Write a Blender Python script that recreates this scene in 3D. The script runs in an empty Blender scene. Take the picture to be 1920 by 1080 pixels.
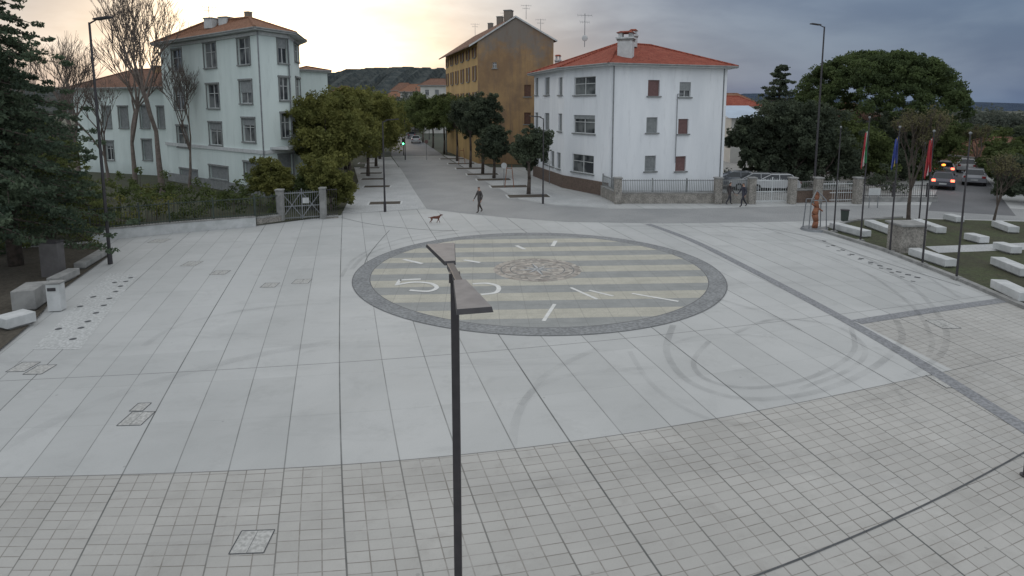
import bpy, math, random
import numpy as np
from mathutils import Vector, Matrix
R=math.radians
random.seed(4); rng=np.random.default_rng(7)
scene=bpy.context.scene
# ---------------- survey camera (real lens with vertical shift) ----------------
F=1150.0; PH=R(7.5); VP=351.4; H=7.0
def ray(u,v):
    x=(u-960)/F; y=-(v-VP)/F
    return Vector((x, math.cos(PH)+y*math.sin(PH), -math.sin(PH)+y*math.cos(PH)))
def G(u,v,z=0.0):
    r=ray(u,v); t=(z-H)/r.z
    return Vector((r.x*t,r.y*t,z))
def ZAT(p,v):
    k=(v-VP)/F
    return H - p[1]*(k*math.cos(PH)+math.sin(PH))/(math.cos(PH)-k*math.sin(PH))
def UAT(p0,p1,u):
    x=(u-960)/F*math.cos(PH)
    dx=p1[0]-p0[0]; dy=p1[1]-p0[1]
    return (x*p0[1]-p0[0])/(dx-x*dy)
def toplane(y,u,v):
    r=ray(u,v); t=y/r.y
    return Vector((r.x*t,y,H+r.z*t))
cam=bpy.data.cameras.new("camera"); co=bpy.data.objects.new("camera",cam)
scene.collection.objects.link(co); co.location=(0,0,H); co.rotation_euler=(R(90)-PH,0,0)
cam.lens=F/1920*36; cam.sensor_width=36; cam.shift_y=-(540-VP)/1920; cam.clip_end=6000; cam.clip_start=0.1
scene.camera=co
scene.view_settings.view_transform='Standard'; scene.view_settings.look='None'; scene.view_settings.exposure=0

# ---------------- node helpers ----------------
class NT:
    def __init__(s,tree): s.t=tree; s.n=tree.nodes; s.l=tree.links
    def new(s,ty,**kw):
        n=s.n.new(ty)
        for k,v in kw.items(): setattr(n,k,v)
        return n
    def put(s,sock,val):
        if isinstance(val,bpy.types.NodeSocket): s.l.new(val,sock)
        elif isinstance(val,(tuple,list)):
            sock.default_value=tuple(val)+((1,) if len(val)==3 and len(sock.default_value)==4 else ())
        else: sock.default_value=val
    def m(s,op,a,b=None,c=None,clamp=False):
        n=s.n.new('ShaderNodeMath'); n.operation=op; n.use_clamp=clamp
        s.put(n.inputs[0],a)
        if b is not None: s.put(n.inputs[1],b)
        if c is not None: s.put(n.inputs[2],c)
        return n.outputs[0]
    def mix(s,f,a,b,mode='MIX'):
        n=s.n.new('ShaderNodeMixRGB'); n.blend_type=mode
        s.put(n.inputs[0],f); s.put(n.inputs[1],a); s.put(n.inputs[2],b); return n.outputs[0]
    def noise(s,vec,scale,detail=4,rough=.55,dist=0):
        n=s.n.new('ShaderNodeTexNoise'); n.inputs['Scale'].default_value=scale; n.inputs['Detail'].default_value=detail
        n.inputs['Roughness'].default_value=rough; n.inputs['Distortion'].default_value=dist
        if vec is not None: s.l.new(vec,n.inputs['Vector'])
        return n.outputs['Fac']
    def ramp(s,f,lo,hi):
        n=s.n.new('ShaderNodeMapRange'); n.inputs[1].default_value=lo; n.inputs[2].default_value=hi
        n.interpolation_type='SMOOTHSTEP'
        s.put(n.inputs[0],f); return n.outputs[0]
    def pos(s): return s.n.new('ShaderNodeNewGeometry').outputs['Position']
    def bump(s,h,st,dist=.02):
        n=s.n.new('ShaderNodeBump'); n.inputs['Strength'].default_value=st; n.inputs['Distance'].default_value=dist
        s.l.new(h,n.inputs['Height']); return n.outputs[0]
def newmat(name):
    m=bpy.data.materials.new(name); m.use_nodes=True
    t=NT(m.node_tree); b=m.node_tree.nodes['Principled BSDF']; return m,t,b
def mat(name,c1,c2=None,scale=2.0,rough=.8,bump=0.0,metal=0.0,fine=0,streak=False):
    m,t,b=newmat(name)
    if c2 is None: c2=tuple(x*.75 for x in c1)
    p=t.pos()
    if streak:
        mp=t.new('ShaderNodeMapping'); mp.inputs['Scale'].default_value=(1,1,.18); t.l.new(p,mp.inputs[0]); pp=mp.outputs[0]
    else: pp=p
    f=t.ramp(t.noise(pp,scale,5,.6),.32,.68)
    c=t.mix(f,c2,c1)
    if streak:
        g=t.noise(pp,scale*5,6,.7); c=t.mix(t.m('MULTIPLY',t.ramp(g,.52,.78),.35),c,tuple(x*.6 for x in c2))
        z=t.new('ShaderNodeSeparateXYZ'); t.l.new(p,z.inputs[0])
        c=t.mix(t.m('MULTIPLY',t.m('SUBTRACT',1.0,t.ramp(t.m('ADD',z.outputs[2],t.m('MULTIPLY',g,1.6)),.8,2.4)),.4),c,tuple(x*.5 for x in c2))
    if fine: 
        g=t.noise(p,fine,2); c=t.mix(.35,c,t.mix(t.ramp(g,.35,.65),tuple(x*.5 for x in c2),tuple(min(1,x*1.35) for x in c1)))
    t.put(b.inputs['Base Color'],c); b.inputs['Roughness'].default_value=rough; b.inputs['Metallic'].default_value=metal
    if bump: t.l.new(t.bump(t.noise(p,scale*8,4),bump),b.inputs['Normal'])
    return m
def emis(name,c,s):
    m,t,b=newmat(name); b.inputs['Base Color'].default_value=(*c,1); b.inputs['Emission Color'].default_value=(*c,1); b.inputs['Emission Strength'].default_value=s; return m
def leafmat(name,dark,light,rough=.75):
    m,t,b=newmat(name); p=t.pos()
    at=t.new('ShaderNodeAttribute',attribute_name='shade')
    f=t.m('ADD',t.m('MULTIPLY',t.ramp(t.noise(p,.55,3),.3,.7),.5),t.m('MULTIPLY',at.outputs['Fac'],.5))
    col=t.mix(f,dark,light)
    t.put(b.inputs['Base Color'],col); b.inputs['Roughness'].default_value=rough
    b.inputs['Specular IOR Level'].default_value=.15
    tr=t.new('ShaderNodeBsdfTranslucent'); t.l.new(col,tr.inputs[0]); ms=t.new('ShaderNodeMixShader'); ms.inputs[0].default_value=.35
    t.l.new(b.outputs[0],ms.inputs[1]); t.l.new(tr.outputs[0],ms.inputs[2]); t.l.new(ms.outputs[0],m.node_tree.nodes['Material Output'].inputs[0])
    return m
def roofmat(name,c1,c2,ang=0):
    m,t,b=newmat(name); p=t.pos()
    mp=t.new('ShaderNodeMapping'); mp.inputs['Rotation'].default_value=(0,0,ang); t.l.new(p,mp.inputs[0])
    w=t.new('ShaderNodeTexWave'); w.inputs['Scale'].default_value=1.4; w.inputs['Distortion'].default_value=.6; t.l.new(mp.outputs[0],w.inputs[0])
    c=t.mix(t.ramp(t.noise(p,1.3,6,.7),.35,.65),c1,c2)
    c=t.mix(t.ramp(t.noise(p,7,2),.45,.75),c,tuple(x*.4 for x in c1))
    c=t.mix(t.m('MULTIPLY',w.outputs['Fac'],.5),c,tuple(x*.3 for x in c1))
    t.put(b.inputs['Base Color'],c); b.inputs['Roughness'].default_value=.95; b.inputs['Specular IOR Level'].default_value=.2
    t.l.new(t.bump(w.outputs['Fac'],.6,.06),b.inputs['Normal'])
    return m

# ---------------- mesh builder ----------------
class MB:
    def __init__(s): s.v=[]; s.f=[]; s.mi=[]; s.m=[]
    def mid(s,m):
        if m not in s.m: s.m.append(m)
        return s.m.index(m)
    def poly(s,pts,m):
        i=len(s.v); s.v+= [tuple(p) for p in pts]; s.f.append(tuple(range(i,i+len(pts)))); s.mi.append(s.mid(m))
    def obox(s,c,ax,ay,az,m,taper=1.0):
        c=Vector(c);ax=Vector(ax);ay=Vector(ay);az=Vector(az); i=len(s.v)
        for sz in (-1,1):
            k=1 if sz<0 else taper
            for a,b in ((-1,-1),(1,-1),(1,1),(-1,1)): s.v.append(tuple(c+ax*a*k+ay*b*k+az*sz))
        for q in ((0,3,2,1),(4,5,6,7),(0,1,5,4),(1,2,6,5),(2,3,7,6),(3,0,4,7)):
            s.f.append(tuple(i+j for j in q)); s.mi.append(s.mid(m))
    def box(s,c,size,m,rz=0,taper=1.0):
        ca,sa=math.cos(rz),math.sin(rz)
        s.obox(c,(ca*size[0]/2,sa*size[0]/2,0),(-sa*size[1]/2,ca*size[1]/2,0),(0,0,size[2]/2),m,taper)
    def tube(s,p0,p1,r0,r1,m,n=8,cap=True):
        p0=Vector(p0);p1=Vector(p1); d=(p1-p0)
        if d.length<1e-6: return
        d.normalize(); a=d.orthogonal().normalized(); b=d.cross(a); i=len(s.v)
        for p,r in ((p0,r0),(p1,r1)):
            for k in range(n):
                t=2*math.pi*k/n; s.v.append(tuple(p+a*(math.cos(t)*r)+b*(math.sin(t)*r)))
        mi=s.mid(m)
        for k in range(n): s.f.append((i+k,i+(k+1)%n,i+n+(k+1)%n,i+n+k)); s.mi.append(mi)
        if cap: 
            s.f.append(tuple(i+k for k in range(n))[::-1]); s.mi.append(mi)
            s.f.append(tuple(i+n+k for k in range(n))); s.mi.append(mi)
    def ell(s,c,r,m,nu=10,nv=7,rot=None):
        i=len(s.v); c=Vector(c)
        for a in range(nv+1):
            th=math.pi*a/nv
            for b in range(nu):
                ph=2*math.pi*b/nu; p=Vector((r[0]*math.sin(th)*math.cos(ph),r[1]*math.sin(th)*math.sin(ph),r[2]*math.cos(th)))
                if rot: p=rot@p
                s.v.append(tuple(c+p))
        mi=s.mid(m)
        for a in range(nv):
            for b in range(nu):
                s.f.append((i+a*nu+b,i+(a+1)*nu+b,i+(a+1)*nu+(b+1)%nu,i+a*nu+(b+1)%nu)); s.mi.append(mi)
    def build(s,name,parent=None,smooth=False,bevel=0):
        me=bpy.data.meshes.new(name); me.from_pydata(s.v,[],s.f)
        for m in s.m: me.materials.append(m)
        me.polygons.foreach_set('material_index',s.mi)
        if smooth: me.polygons.foreach_set('use_smooth',[True]*len(s.f))
        me.update(); o=bpy.data.objects.new(name,me); scene.collection.objects.link(o)
        if parent: o.parent=parent
        if bevel:
            b=o.modifiers.new('b','BEVEL'); b.width=bevel; b.segments=2; b.limit_method='ANGLE'
        return o
def grp(name):
    e=bpy.data.objects.new(name,None); e.empty_display_size=.3; scene.collection.objects.link(e); return e
def smooth_line(pts,n=6):
    P=[Vector(p) for p in pts]; out=[]
    for i in range(len(P)-1):
        p0=P[max(i-1,0)];p1=P[i];p2=P[i+1];p3=P[min(i+2,len(P)-1)]
        for k in range(n):
            t=k/n; out.append(.5*((2*p1)+(p2-p0)*t+(2*p0-5*p1+4*p2-p3)*t*t+(3*p1-p0-3*p2+p3)*t**3))
    out.append(P[-1]); return out
def ribbon(mb,px,w,z,m,smooth=True,world=False):
    P=[Vector(p) if world else G(*p) for p in px]
    if smooth and len(P)>2: P=smooth_line(P)
    L=[];Rr=[]
    for i,p in enumerate(P):
        d=(P[min(i+1,len(P)-1)]-P[max(i-1,0)]); d.z=0; d.normalize(); n=Vector((-d.y,d.x,0))
        L.append(p+n*w/2);Rr.append(p-n*w/2)
    for i in range(len(P)-1):
        q=[Rr[i],Rr[i+1],L[i+1],L[i]]
        mb.poly([(a.x,a.y,z) for a in q],m)

# ---------------- materials ----------------
M_white=mat('white_plaster',(.79,.81,.83),(.69,.715,.74),.5,.9,.1,streak=True)
M_mint=mat('pale_mint_plaster',(.68,.76,.735),(.57,.65,.63),.45,.9,.1,streak=True)
M_yellow=mat('yellow_plaster',(.54,.36,.15),(.43,.28,.12),.5,.9,.1,streak=True)
def oldwall():
    m,t,b=newmat('weathered_ochre_plaster'); p=t.pos()
    c=t.mix(t.ramp(t.noise(p,.35,6,.65),.35,.65),(.235,.15,.085),(.35,.225,.11))
    z=t.new('ShaderNodeSeparateXYZ'); t.l.new(p,z.inputs[0])
    f=t.m('ADD',t.m('MULTIPLY',t.m('SUBTRACT',z.outputs[2],11.8),.18),t.m('MULTIPLY',t.m('SUBTRACT',t.noise(p,.5,7,.7),.5),2.6))
    c=t.mix(t.ramp(f,.1,.75),c,(.20,.175,.15))
    mp=t.new('ShaderNodeMapping'); mp.inputs['Scale'].default_value=(1.4,1.4,.15); t.l.new(p,mp.inputs[0])
    c=t.mix(t.m('MULTIPLY',t.ramp(t.noise(mp.outputs[0],1.1,6,.7),.46,.7),.7),c,(.18,.125,.09))
    t.put(b.inputs['Base Color'],c); b.inputs['Roughness'].default_value=.95; return m
M_old=oldwall()
M_trim=mat('grey_stone_trim',(.24,.25,.245),(.17,.18,.18),3)
M_trimw=mat('light_trim',(.56,.58,.58),(.46,.48,.48),3)
def glassmat():
    m,t,b=newmat('window_glass'); p=t.pos()
    t.put(b.inputs['Base Color'],t.mix(t.ramp(t.noise(p,.7,2),.4,.6),(.04,.045,.05),(.17,.18,.18))); b.inputs['Roughness'].default_value=.12; return m
M_glass=glassmat()
M_frame=mat('window_frame',(.55,.57,.56),(.47,.48,.48),4)
M_shut=mat('brown_shutter',(.15,.075,.05),(.10,.055,.04),5)
M_shutg=mat('grey_roller_blind',(.27,.285,.285),(.2,.215,.22),5)
M_red=mat('dull_red_shutter',(.20,.115,.11),(.155,.09,.085),5)
M_roofr=roofmat('terracotta_tiles',(.29,.07,.045),(.38,.115,.075),R(-20))
M_roofo=roofmat('orange_old_tiles',(.24,.12,.075),(.33,.175,.11),R(35))
M_roofb=roofmat('brown_old_tiles',(.18,.10,.072),(.25,.135,.09),R(20))
M_dark=mat('dark_painted_steel',(.042,.038,.042),(.03,.028,.031),6,.5)
M_lampgrey=mat('lamp_head_grey',(.19,.18,.18),(.14,.132,.135),5,.55)
M_steel=mat('galvanised_steel',(.25,.26,.27),(.18,.19,.2),4,.5,metal=.4)
M_bark=mat('bark',(.12,.095,.08),(.06,.05,.042),5,.95,.4)
M_barkg=mat('pale_bark',(.19,.155,.135),(.12,.098,.085),4,.95,.4)
M_stone=mat('rough_stone',(.32,.30,.27),(.17,.16,.145),2.5,.95,.4,fine=14)
M_conc=mat('light_concrete',(.55,.56,.56),(.43,.445,.44),2,.85,.1)
M_concd=mat('grey_concrete',(.30,.30,.29),(.2,.2,.195),2,.9,.2)
M_brick=mat('brown_brick_base',(.17,.125,.10),(.11,.08,.065),5,.95,.3,fine=20)
M_soil=mat('soil',(.085,.07,.055),(.045,.038,.03),3,1,.4,fine=20)
M_joint=mat('dark_joint',(.085,.09,.095),(.06,.065,.07),5)
M_jointl=mat('groove',(.18,.185,.185),(.13,.135,.135),5)
def grassmat():
    m,t,b=newmat('lawn_grass'); p=t.pos()
    c=t.mix(t.ramp(t.noise(p,.5,6,.7),.3,.7),(.06,.055,.035),(.07,.088,.035))
    c=t.mix(t.ramp(t.noise(p,9,4,.7),.4,.7),c,(.035,.038,.02))
    c=t.mix(t.m('MULTIPLY',t.ramp(t.noise(p,1.7,5,.75),.55,.75),.6),c,(.12,.095,.06))
    t.put(b.inputs['Base Color'],c); b.inputs['Roughness'].default_value=1
    t.l.new(t.bump(t.noise(p,25,4),.8,.05),b.inputs['Normal']); return m
M_grass=grassmat()
M_far=mat('earth_and_fields',(.06,.065,.045),(.04,.05,.035),.05,1)

# ---------------- paving (one sheet, slab pattern in metres) ----------------
TH=R(16.04);FT=1280.0;YW=R(13.7)
def st_from_px(u,v):
    dx,dy=u-960,v-540; m=1+3e-7*min(dx*dx+dy*dy,1.7e6); dx*=m;dy*=m
    x=dx/FT;y=-dy/FT; rz=min(-math.sin(TH)+y*math.cos(TH),-.03); t=-H/rz
    X=x*t; Y=(math.cos(TH)+y*math.sin(TH))*t
    return X*math.cos(YW)+Y*math.sin(YW), -X*math.sin(YW)+Y*math.cos(YW)
def px(X,Y,Z=0):
    dz=Z-H; yc=dz*math.cos(PH)+Y*math.sin(PH); zc=Y*math.cos(PH)-dz*math.sin(PH)
    return 960+F*X/zc, VP-F*yc/zc
S0,_=st_from_px(640,860); _,T1=st_from_px(870,852); _,T2=st_from_px(600,682); SB,TB=st_from_px(1590,603)
def paving():
    m,t,b=newmat('stone_paving')
    uv=t.new('ShaderNodeUVMap',uv_map='UVMap').outputs[0]
    sp=t.new('ShaderNodeSeparateXYZ'); t.l.new(uv,sp.inputs[0]); s=sp.outputs[0]; tt=sp.outputs[1]
    p=t.pos()
    def lines(c,per,off,w):
        f=t.m('FRACT',t.m('DIVIDE',t.m('SUBTRACT',c,off-per*50),per))
        d=t.m('MULTIPLY',t.m('MINIMUM',f,t.m('SUBTRACT',1.0,f)),per)
        return t.m('SUBTRACT',1.0,t.ramp(d,w*.4,w))
    small=t.m('MAXIMUM',t.m('LESS_THAN',tt,T1),t.m('MULTIPLY',t.m('GREATER_THAN',s,SB+.3),t.m('LESS_THAN',tt,TB)))
    big=t.m('SUBTRACT',1.0,small)
    # alternate columns of the small setts are staggered
    col_=t.m('FLOOR',t.m('DIVIDE',t.m('SUBTRACT',s,S0-60),1.2)); wc=t.new('ShaderNodeTexWhiteNoise'); wc.noise_dimensions='1D'; t.l.new(col_,wc.inputs['W'])
    tsg=t.m('ADD',tt,t.m('MULTIPLY',wc.outputs[0],.3))
    def cell(a,b_,tv):
        cv=t.new('ShaderNodeCombineXYZ'); t.l.new(t.m('FLOOR',t.m('DIVIDE',t.m('SUBTRACT',s,S0-60),a)),cv.inputs[0])
        t.l.new(t.m('FLOOR',t.m('DIVIDE',t.m('SUBTRACT',tv,T1-60),b_)),cv.inputs[1])
        wn=t.new('ShaderNodeTexWhiteNoise'); wn.noise_dimensions='2D'; t.l.new(cv.outputs[0],wn.inputs[0]); return wn.outputs[0]
    w1=cell(1.2,2.4,tt); w2=cell(.4,.3,tsg); w3=cell(1.2,1.2,tt)
    cb=t.mix(t.ramp(t.noise(p,.16,6,.62,.6),.3,.7),(.40,.41,.405),(.49,.50,.495))
    cb=t.mix(.28,cb,t.mix(w1,(.36,.37,.365),(.52,.53,.525)))
    cb=t.mix(t.m('MULTIPLY',t.ramp(t.noise(p,.9,7,.72,.4),.48,.8),.4),cb,(.29,.295,.29))
    cs=t.mix(t.ramp(t.noise(p,.22,6,.62,.5),.3,.7),(.355,.35,.33),(.46,.455,.43))
    cs=t.mix(.2,cs,t.mix(w2,(.31,.305,.29),(.50,.49,.47)))
    cs=t.mix(.14,cs,t.mix(w3,(.3,.295,.28),(.5,.49,.47)))
    cs=t.mix(t.m('MULTIPLY',t.ramp(t.noise(p,1.1,7,.75,.4),.48,.74),.38),cs,(.24,.23,.21))
    c=t.mix(small,cb,cs)
    c=t.mix(t.m('MULTIPLY',t.noise(p,35,2),.22),c,(.2,.2,.2))
    c=t.mix(t.m('MULTIPLY',t.ramp(t.noise(p,.45,6,.75),.56,.75),.28),c,(.58,.59,.58))
    mpp=t.new('ShaderNodeMapping'); mpp.inputs['Rotation'].default_value=(0,0,R(28)); mpp.inputs['Scale'].default_value=(.12,.6,1); t.l.new(p,mpp.inputs[0])
    c=t.mix(t.m('MULTIPLY',t.ramp(t.noise(mpp.outputs[0],1.0,6,.7,.8),.52,.72),.3),c,(.25,.255,.255))
    # scattered spots and chewing gum
    vo=t.new('ShaderNodeTexVoronoi'); vo.inputs['Scale'].default_value=1.1; t.l.new(p,vo.inputs[0])
    c=t.mix(t.m('MULTIPLY',t.m('LESS_THAN',vo.outputs['Distance'],.035),.35),c,(.15,.15,.15))
    j1=lines(s,1.2,S0,.021); j1b=lines(s,4.8,S0,.026)
    jt=t.m('MULTIPLY',lines(tt,2.4,T1,.016),big)
    js=t.m('MULTIPLY',t.m('MAXIMUM',lines(s,.4,S0,.017),lines(tsg,.3,T1,.017)),small)
    fade=t.ramp(t.noise(p,1.3,4,.75),.3,.65); fade2=t.m('ADD',.5,t.m('MULTIPLY',t.ramp(t.noise(p,.5,4,.7),.3,.7),.5))
    T=lambda a,w: t.m('LESS_THAN',t.m('ABSOLUTE',t.m('SUBTRACT',tt,a)),w)
    c=t.mix(t.m('MULTIPLY',t.m('MULTIPLY',jt,.22),fade),c,(.14,.14,.14))
    c=t.mix(t.m('MULTIPLY',t.m('MULTIPLY',js,.72),t.m('ADD',.25,t.m('MULTIPLY',fade,.75))),c,(.12,.105,.09))
    c=t.mix(t.m('MULTIPLY',t.m('MULTIPLY',j1,.78),fade2),c,(.11,.115,.11))
    c=t.mix(t.m('MULTIPLY',t.m('MULTIPLY',j1b,.78),fade2),c,(.07,.075,.075))
    c=t.mix(t.m('MULTIPLY',t.m('MAXIMUM',T(T1,.02),T(T2,.018)),.65),c,(.1,.1,.1))
    t.put(b.inputs['Base Color'],c)
    t.put(b.inputs['Roughness'],t.m('ADD',.5,t.m('MULTIPLY',t.noise(p,.6,4),.35)))
    b.inputs['Specular IOR Level'].default_value=.3
    t.l.new(t.bump(t.noise(p,30,3),.12,.01),b.inputs['Normal'])
    return m
M_pave=paving()
xs=np.concatenate([np.arange(-60,-20,1.0),np.arange(-20,24,.4),np.arange(24,61,1.0)]); ys=np.concatenate([np.arange(-12,4,2.0),np.arange(4,40,.4),np.arange(40,72,1.0)])
V=[];UV=[]
for y in ys:
    for x in xs:
        V.append((x,y,0)); u_,v_=px(x,max(y,4.0)); q_=st_from_px(u_,v_); UV.append(q_ if y>=4 else (q_[0],q_[1]+(y-4)))
nx=len(xs); Fc=[(j*nx+i,j*nx+i+1,(j+1)*nx+i+1,(j+1)*nx+i) for j in range(len(ys)-1) for i in range(nx-1)]
me=bpy.data.meshes.new('paved_square'); me.from_pydata(V,[],Fc); me.materials.append(M_pave)
uvl=me.uv_layers.new(name='UVMap'); li=np.zeros(len(me.loops),int); me.loops.foreach_get('vertex_index',li)
uvl.data.foreach_set('uv',np.array(UV)[li].astype(np.float32).ravel()); o=bpy.data.objects.new('paved_square',me); scene.collection.objects.link(o)
mb=MB(); mb.poly([(-3000,-600,-.03),(3000,-600,-.03),(3000,5000,-.03),(-3000,5000,-.03)],M_far); mb.build('ground')

# road
M_road=mat('road_paving',(.29,.295,.295),(.225,.232,.235),.35,.75,.05,fine=20)
M_asph=mat('asphalt',(.14,.142,.15),(.10,.105,.11),.4,.7,.1,fine=20)
mb=MB()
mb.poly([G(u,v,.004) for u,v in [(735,294),(830,292),(872,316),(920,346),(975,374),(1040,385),(1140,391),(1300,391),(1500,386),(1760,384),(1920,392),(1920,414),(1750,409),(1500,415),(1250,419),(1060,416),(950,408),(870,400),(800,392),(775,355),(755,322)]][::-1],M_road); mb.build('road')
mb=MB()
mb.poly([G(u,v,.008) for u,v in [(734,293),(831,291),(772,252),(752,236),(733,236)]],M_asph)
mb.build('side_street')
mb=MB()
mb.poly([G(u,v,.008) for u,v in [(1740,395),(1905,405),(1858,345),(1822,300),(1800,262),(1786,250),(1777,250),(1779,300),(1762,345)]],M_asph)
mb.build('side_street')
M_line=mat('white_road_paint',(.6,.6,.58),(.4,.4,.39),6)
mb=MB(); ribbon(mb,[(736,293.5),(830,292)],.45,.012,M_line,False); mb.build('stop_line')
M_pavel=mat('pale_pavement',(.44,.45,.45),(.35,.36,.362),.6,.8,fine=15)
mb=MB()
mb.poly([G(u,v,.012) for u,v in [(831,291),(872,315),(920,345),(975,373),(1040,384),(1140,390),(1140,376),(1060,368),(1005,352),(880,296)]],M_pavel)
mb.poly([G(u,v,.012) for u,v in [(733,294),(754,322),(774,355),(798,391),(660,400),(640,398),(672,340),(690,297)]],M_pavel)
mb.build('pavement')

# ---------------- sundial circle ----------------
CX,CY=1.1,25.9; RO=7.75; DZ=.012
def mosaic_mats():
    out={}
    m,t,b=newmat('sundial_stripes'); p=t.pos()
    mp=t.new('ShaderNodeMapping'); mp.inputs['Rotation'].default_value=(0,0,R(-3)); t.l.new(p,mp.inputs[0])
    sp=t.new('ShaderNodeSeparateXYZ'); t.l.new(mp.outputs[0],sp.inputs[0])
    f=t.m('FRACT',t.m('DIVIDE',t.m('ADD',sp.outputs[1],.35),1.9))
    st=t.m('GREATER_THAN',f,.5)
    va=t.ramp(t.noise(p,1.1,6,.7),.3,.7)
    c=t.mix(st,t.mix(va,(.225,.238,.235),(.285,.296,.29)),t.mix(va,(.37,.36,.305),(.455,.44,.375)))
    c=t.mix(t.m('MULTIPLY',t.ramp(t.noise(p,22,3),.4,.7),.35),c,(.2,.2,.19))
    for ax,per in ((0,.95),(1,.475)):
        fr=t.m('FRACT',t.m('DIVIDE',t.m('ADD',sp.outputs[ax],.35),per)); c=t.mix(t.m('MULTIPLY',t.m('LESS_THAN',fr,.03 if ax==0 else .05),.3),c,(.13,.13,.13))
    t.put(b.inputs['Base Color'],c); b.inputs['Roughness'].default_value=.75; out['s']=m
    m,t,b=newmat('compass_mosaic'); p=t.pos()
    v=t.new('ShaderNodeTexVoronoi'); v.inputs['Scale'].default_value=5.5; t.l.new(p,v.inputs[0])
    sx=t.new('ShaderNodeSeparateXYZ'); t.l.new(v.outputs['Color'],sx.inputs[0])
    c=t.mix(sx.outputs[0],(.15,.145,.135),(.46,.43,.38)); c=t.mix(t.m('MULTIPLY',sx.outputs[1],.3),c,(.27,.2,.16))
    t.put(b.inputs['Base Color'],c); out['c']=m
    return out
mm=mosaic_mats()
M_ring=mat('dark_cobble_ring',(.235,.245,.25),(.165,.173,.18),1.2,.85,.2,fine=9)
M_ring2=mat('thin_ring',(.13,.135,.14),(.1,.105,.11),3)
def disc(mb,r0,r1,z,m,n=96,a0=0,a1=2*math.pi):
    for k in range(n):
        a=a0+(a1-a0)*k/n;b=a0+(a1-a0)*(k+1)/n
        q=[(CX+r1*math.cos(a),CY+r1*math.sin(a),z),(CX+r1*math.cos(b),CY+r1*math.sin(b),z)]
        q+=[(CX+r0*math.cos(b),CY+r0*math.sin(b),z),(CX+r0*math.cos(a),CY+r0*math.sin(a),z)] if r0>0 else [(CX,CY,z)]
        mb.poly(q,m)
sd=grp('sundial_mosaic')
mb=MB(); disc(mb,7.1,RO,DZ,M_ring); disc(mb,RO,RO+.04,DZ,M_ring2); disc(mb,7.06,7.1,DZ,M_ring2); mb.build('outer_ring',sd)
mb=MB(); disc(mb,1.9,7.06,DZ,mm['s']); mb.build('stripes',sd)
mb=MB(); disc(mb,0,1.15,DZ,mm['c']); disc(mb,1.15,1.2,DZ,M_jointl); disc(mb,1.2,1.55,DZ,mm['c']); disc(mb,1.6,1.9,DZ,mm['c']); disc(mb,1.55,1.6,DZ,M_jointl)
for k in range(8):
    a=k*math.pi/4+.2; L=1.1 if k%2==0 else .75; c0=Vector((CX,CY,DZ+.004)); d=Vector((math.cos(a),math.sin(a),0)); n=Vector((-d.y,d.x,0))
    mb.poly([c0,c0+d*L*.25+n*.1,c0+d*L],M_ring); mb.poly([c0,c0+d*L,c0+d*L*.25-n*.1],M_pavel)
mb.build('compass_rose',sd)
M_wm=mat('white_inlay',(.66,.665,.65),(.56,.565,.55),3)
mb=MB(); z=DZ+.008
ribbon(mb,[(789,524),(750,526)],.19,z,M_wm,False)
ribbon(mb,[(750,525),(743,536)],.14,z,M_wm,False)
ribbon(mb,[(743,535),(775,530),(806,532),(819,540),(803,547),(768,545)],.18,z+.004,M_wm)
ribbon(mb,[(886,533),(914,532),(934,538),(930,549),(902,553)],.18,z,M_wm)
for a,b in [((1040,571),(1019,603)),((1070,540),(1120,562)),((1185,551),(1272,566)),((757,487),(792,495)),((870,488),(900,493)),((1042,452),(1036,462)),((968,461),(984,468)),((1105,545),(1150,556))]:
    ribbon(mb,[a,b],.13 if a[1]>500 else .2,z,M_wm,False)
mb.build('hour_marks',sd)

# bands, drain, grooves
mb=MB(); M_band=mat('dark_stone_band',(.235,.242,.255),(.18,.188,.2),2,.8,fine=12)
ribbon(mb,[(1215,420),(1300,452),(1420,512),(1590,603),(1740,690),(1925,806),(2100,920)],.40,.008,M_band)
ribbon(mb,[(1606,604),(1740,583),(1882,563)],.40,.008,M_band)
mb.build('dark_stone_band')
mb=MB(); ribbon(mb,[(1380,1094),(1520,1040),(1680,972),(1800,914),(1925,846),(2050,770)],.035,.008,M_joint); mb.build('drain_channel')
mb=MB(); ribbon(mb,[(640,408),(700,421),(800,431),(860,432)],.06,.006,M_jointl); ribbon(mb,[(730,432),(690,480),(680,520)],.04,.006,M_jointl)
ribbon(mb,[(1140,424),(1380,425),(1500,440),(1620,480),(1800,536)],.05,.006,M_jointl)
mb.build('paving_groove')
# tyre marks
def tyre(name,k):
    m=bpy.data.materials.new(name); m.use_nodes=True; t=NT(m.node_tree); t.n.clear()
    d=t.new('ShaderNodeBsdfDiffuse'); d.inputs[0].default_value=(.12,.125,.13,1); tr=t.new('ShaderNodeBsdfTransparent'); mx=t.new('ShaderNodeMixShader'); o=t.new('ShaderNodeOutputMaterial')
    p=t.pos(); f=t.m('MULTIPLY',t.ramp(t.noise(p,.7,5,.6),.25,.75),k); t.l.new(f,mx.inputs[0]); t.l.new(tr.outputs[0],mx.inputs[1]); t.l.new(d.outputs[0],mx.inputs[2]); t.l.new(mx.outputs[0],o.inputs[0]); return m
M_ty=tyre('tyre_marks',.19); M_ty2=tyre('faint_tyre_marks',.10); mb=MB(); zz=[.016]
def sk(pts,w=.22,m=None):
    zz[0]+=.0015; ribbon(mb,pts,w,zz[0],m or M_ty)
sk([(1290,425),(1450,436),(1590,470),(1700,530),(1765,600),(1768,660),(1700,705)],.18); sk([(1330,440),(1480,460),(1600,500),(1700,565),(1745,630),(1740,670)],.14)
sk([(1262,610),(1250,660),(1290,715),(1390,748),(1520,738),(1630,695),(1690,640),(1680,600)],.2)
sk([(1330,640),(1300,680),(1330,715),(1420,728),(1530,705),(1600,660),(1595,615)],.15)
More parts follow.
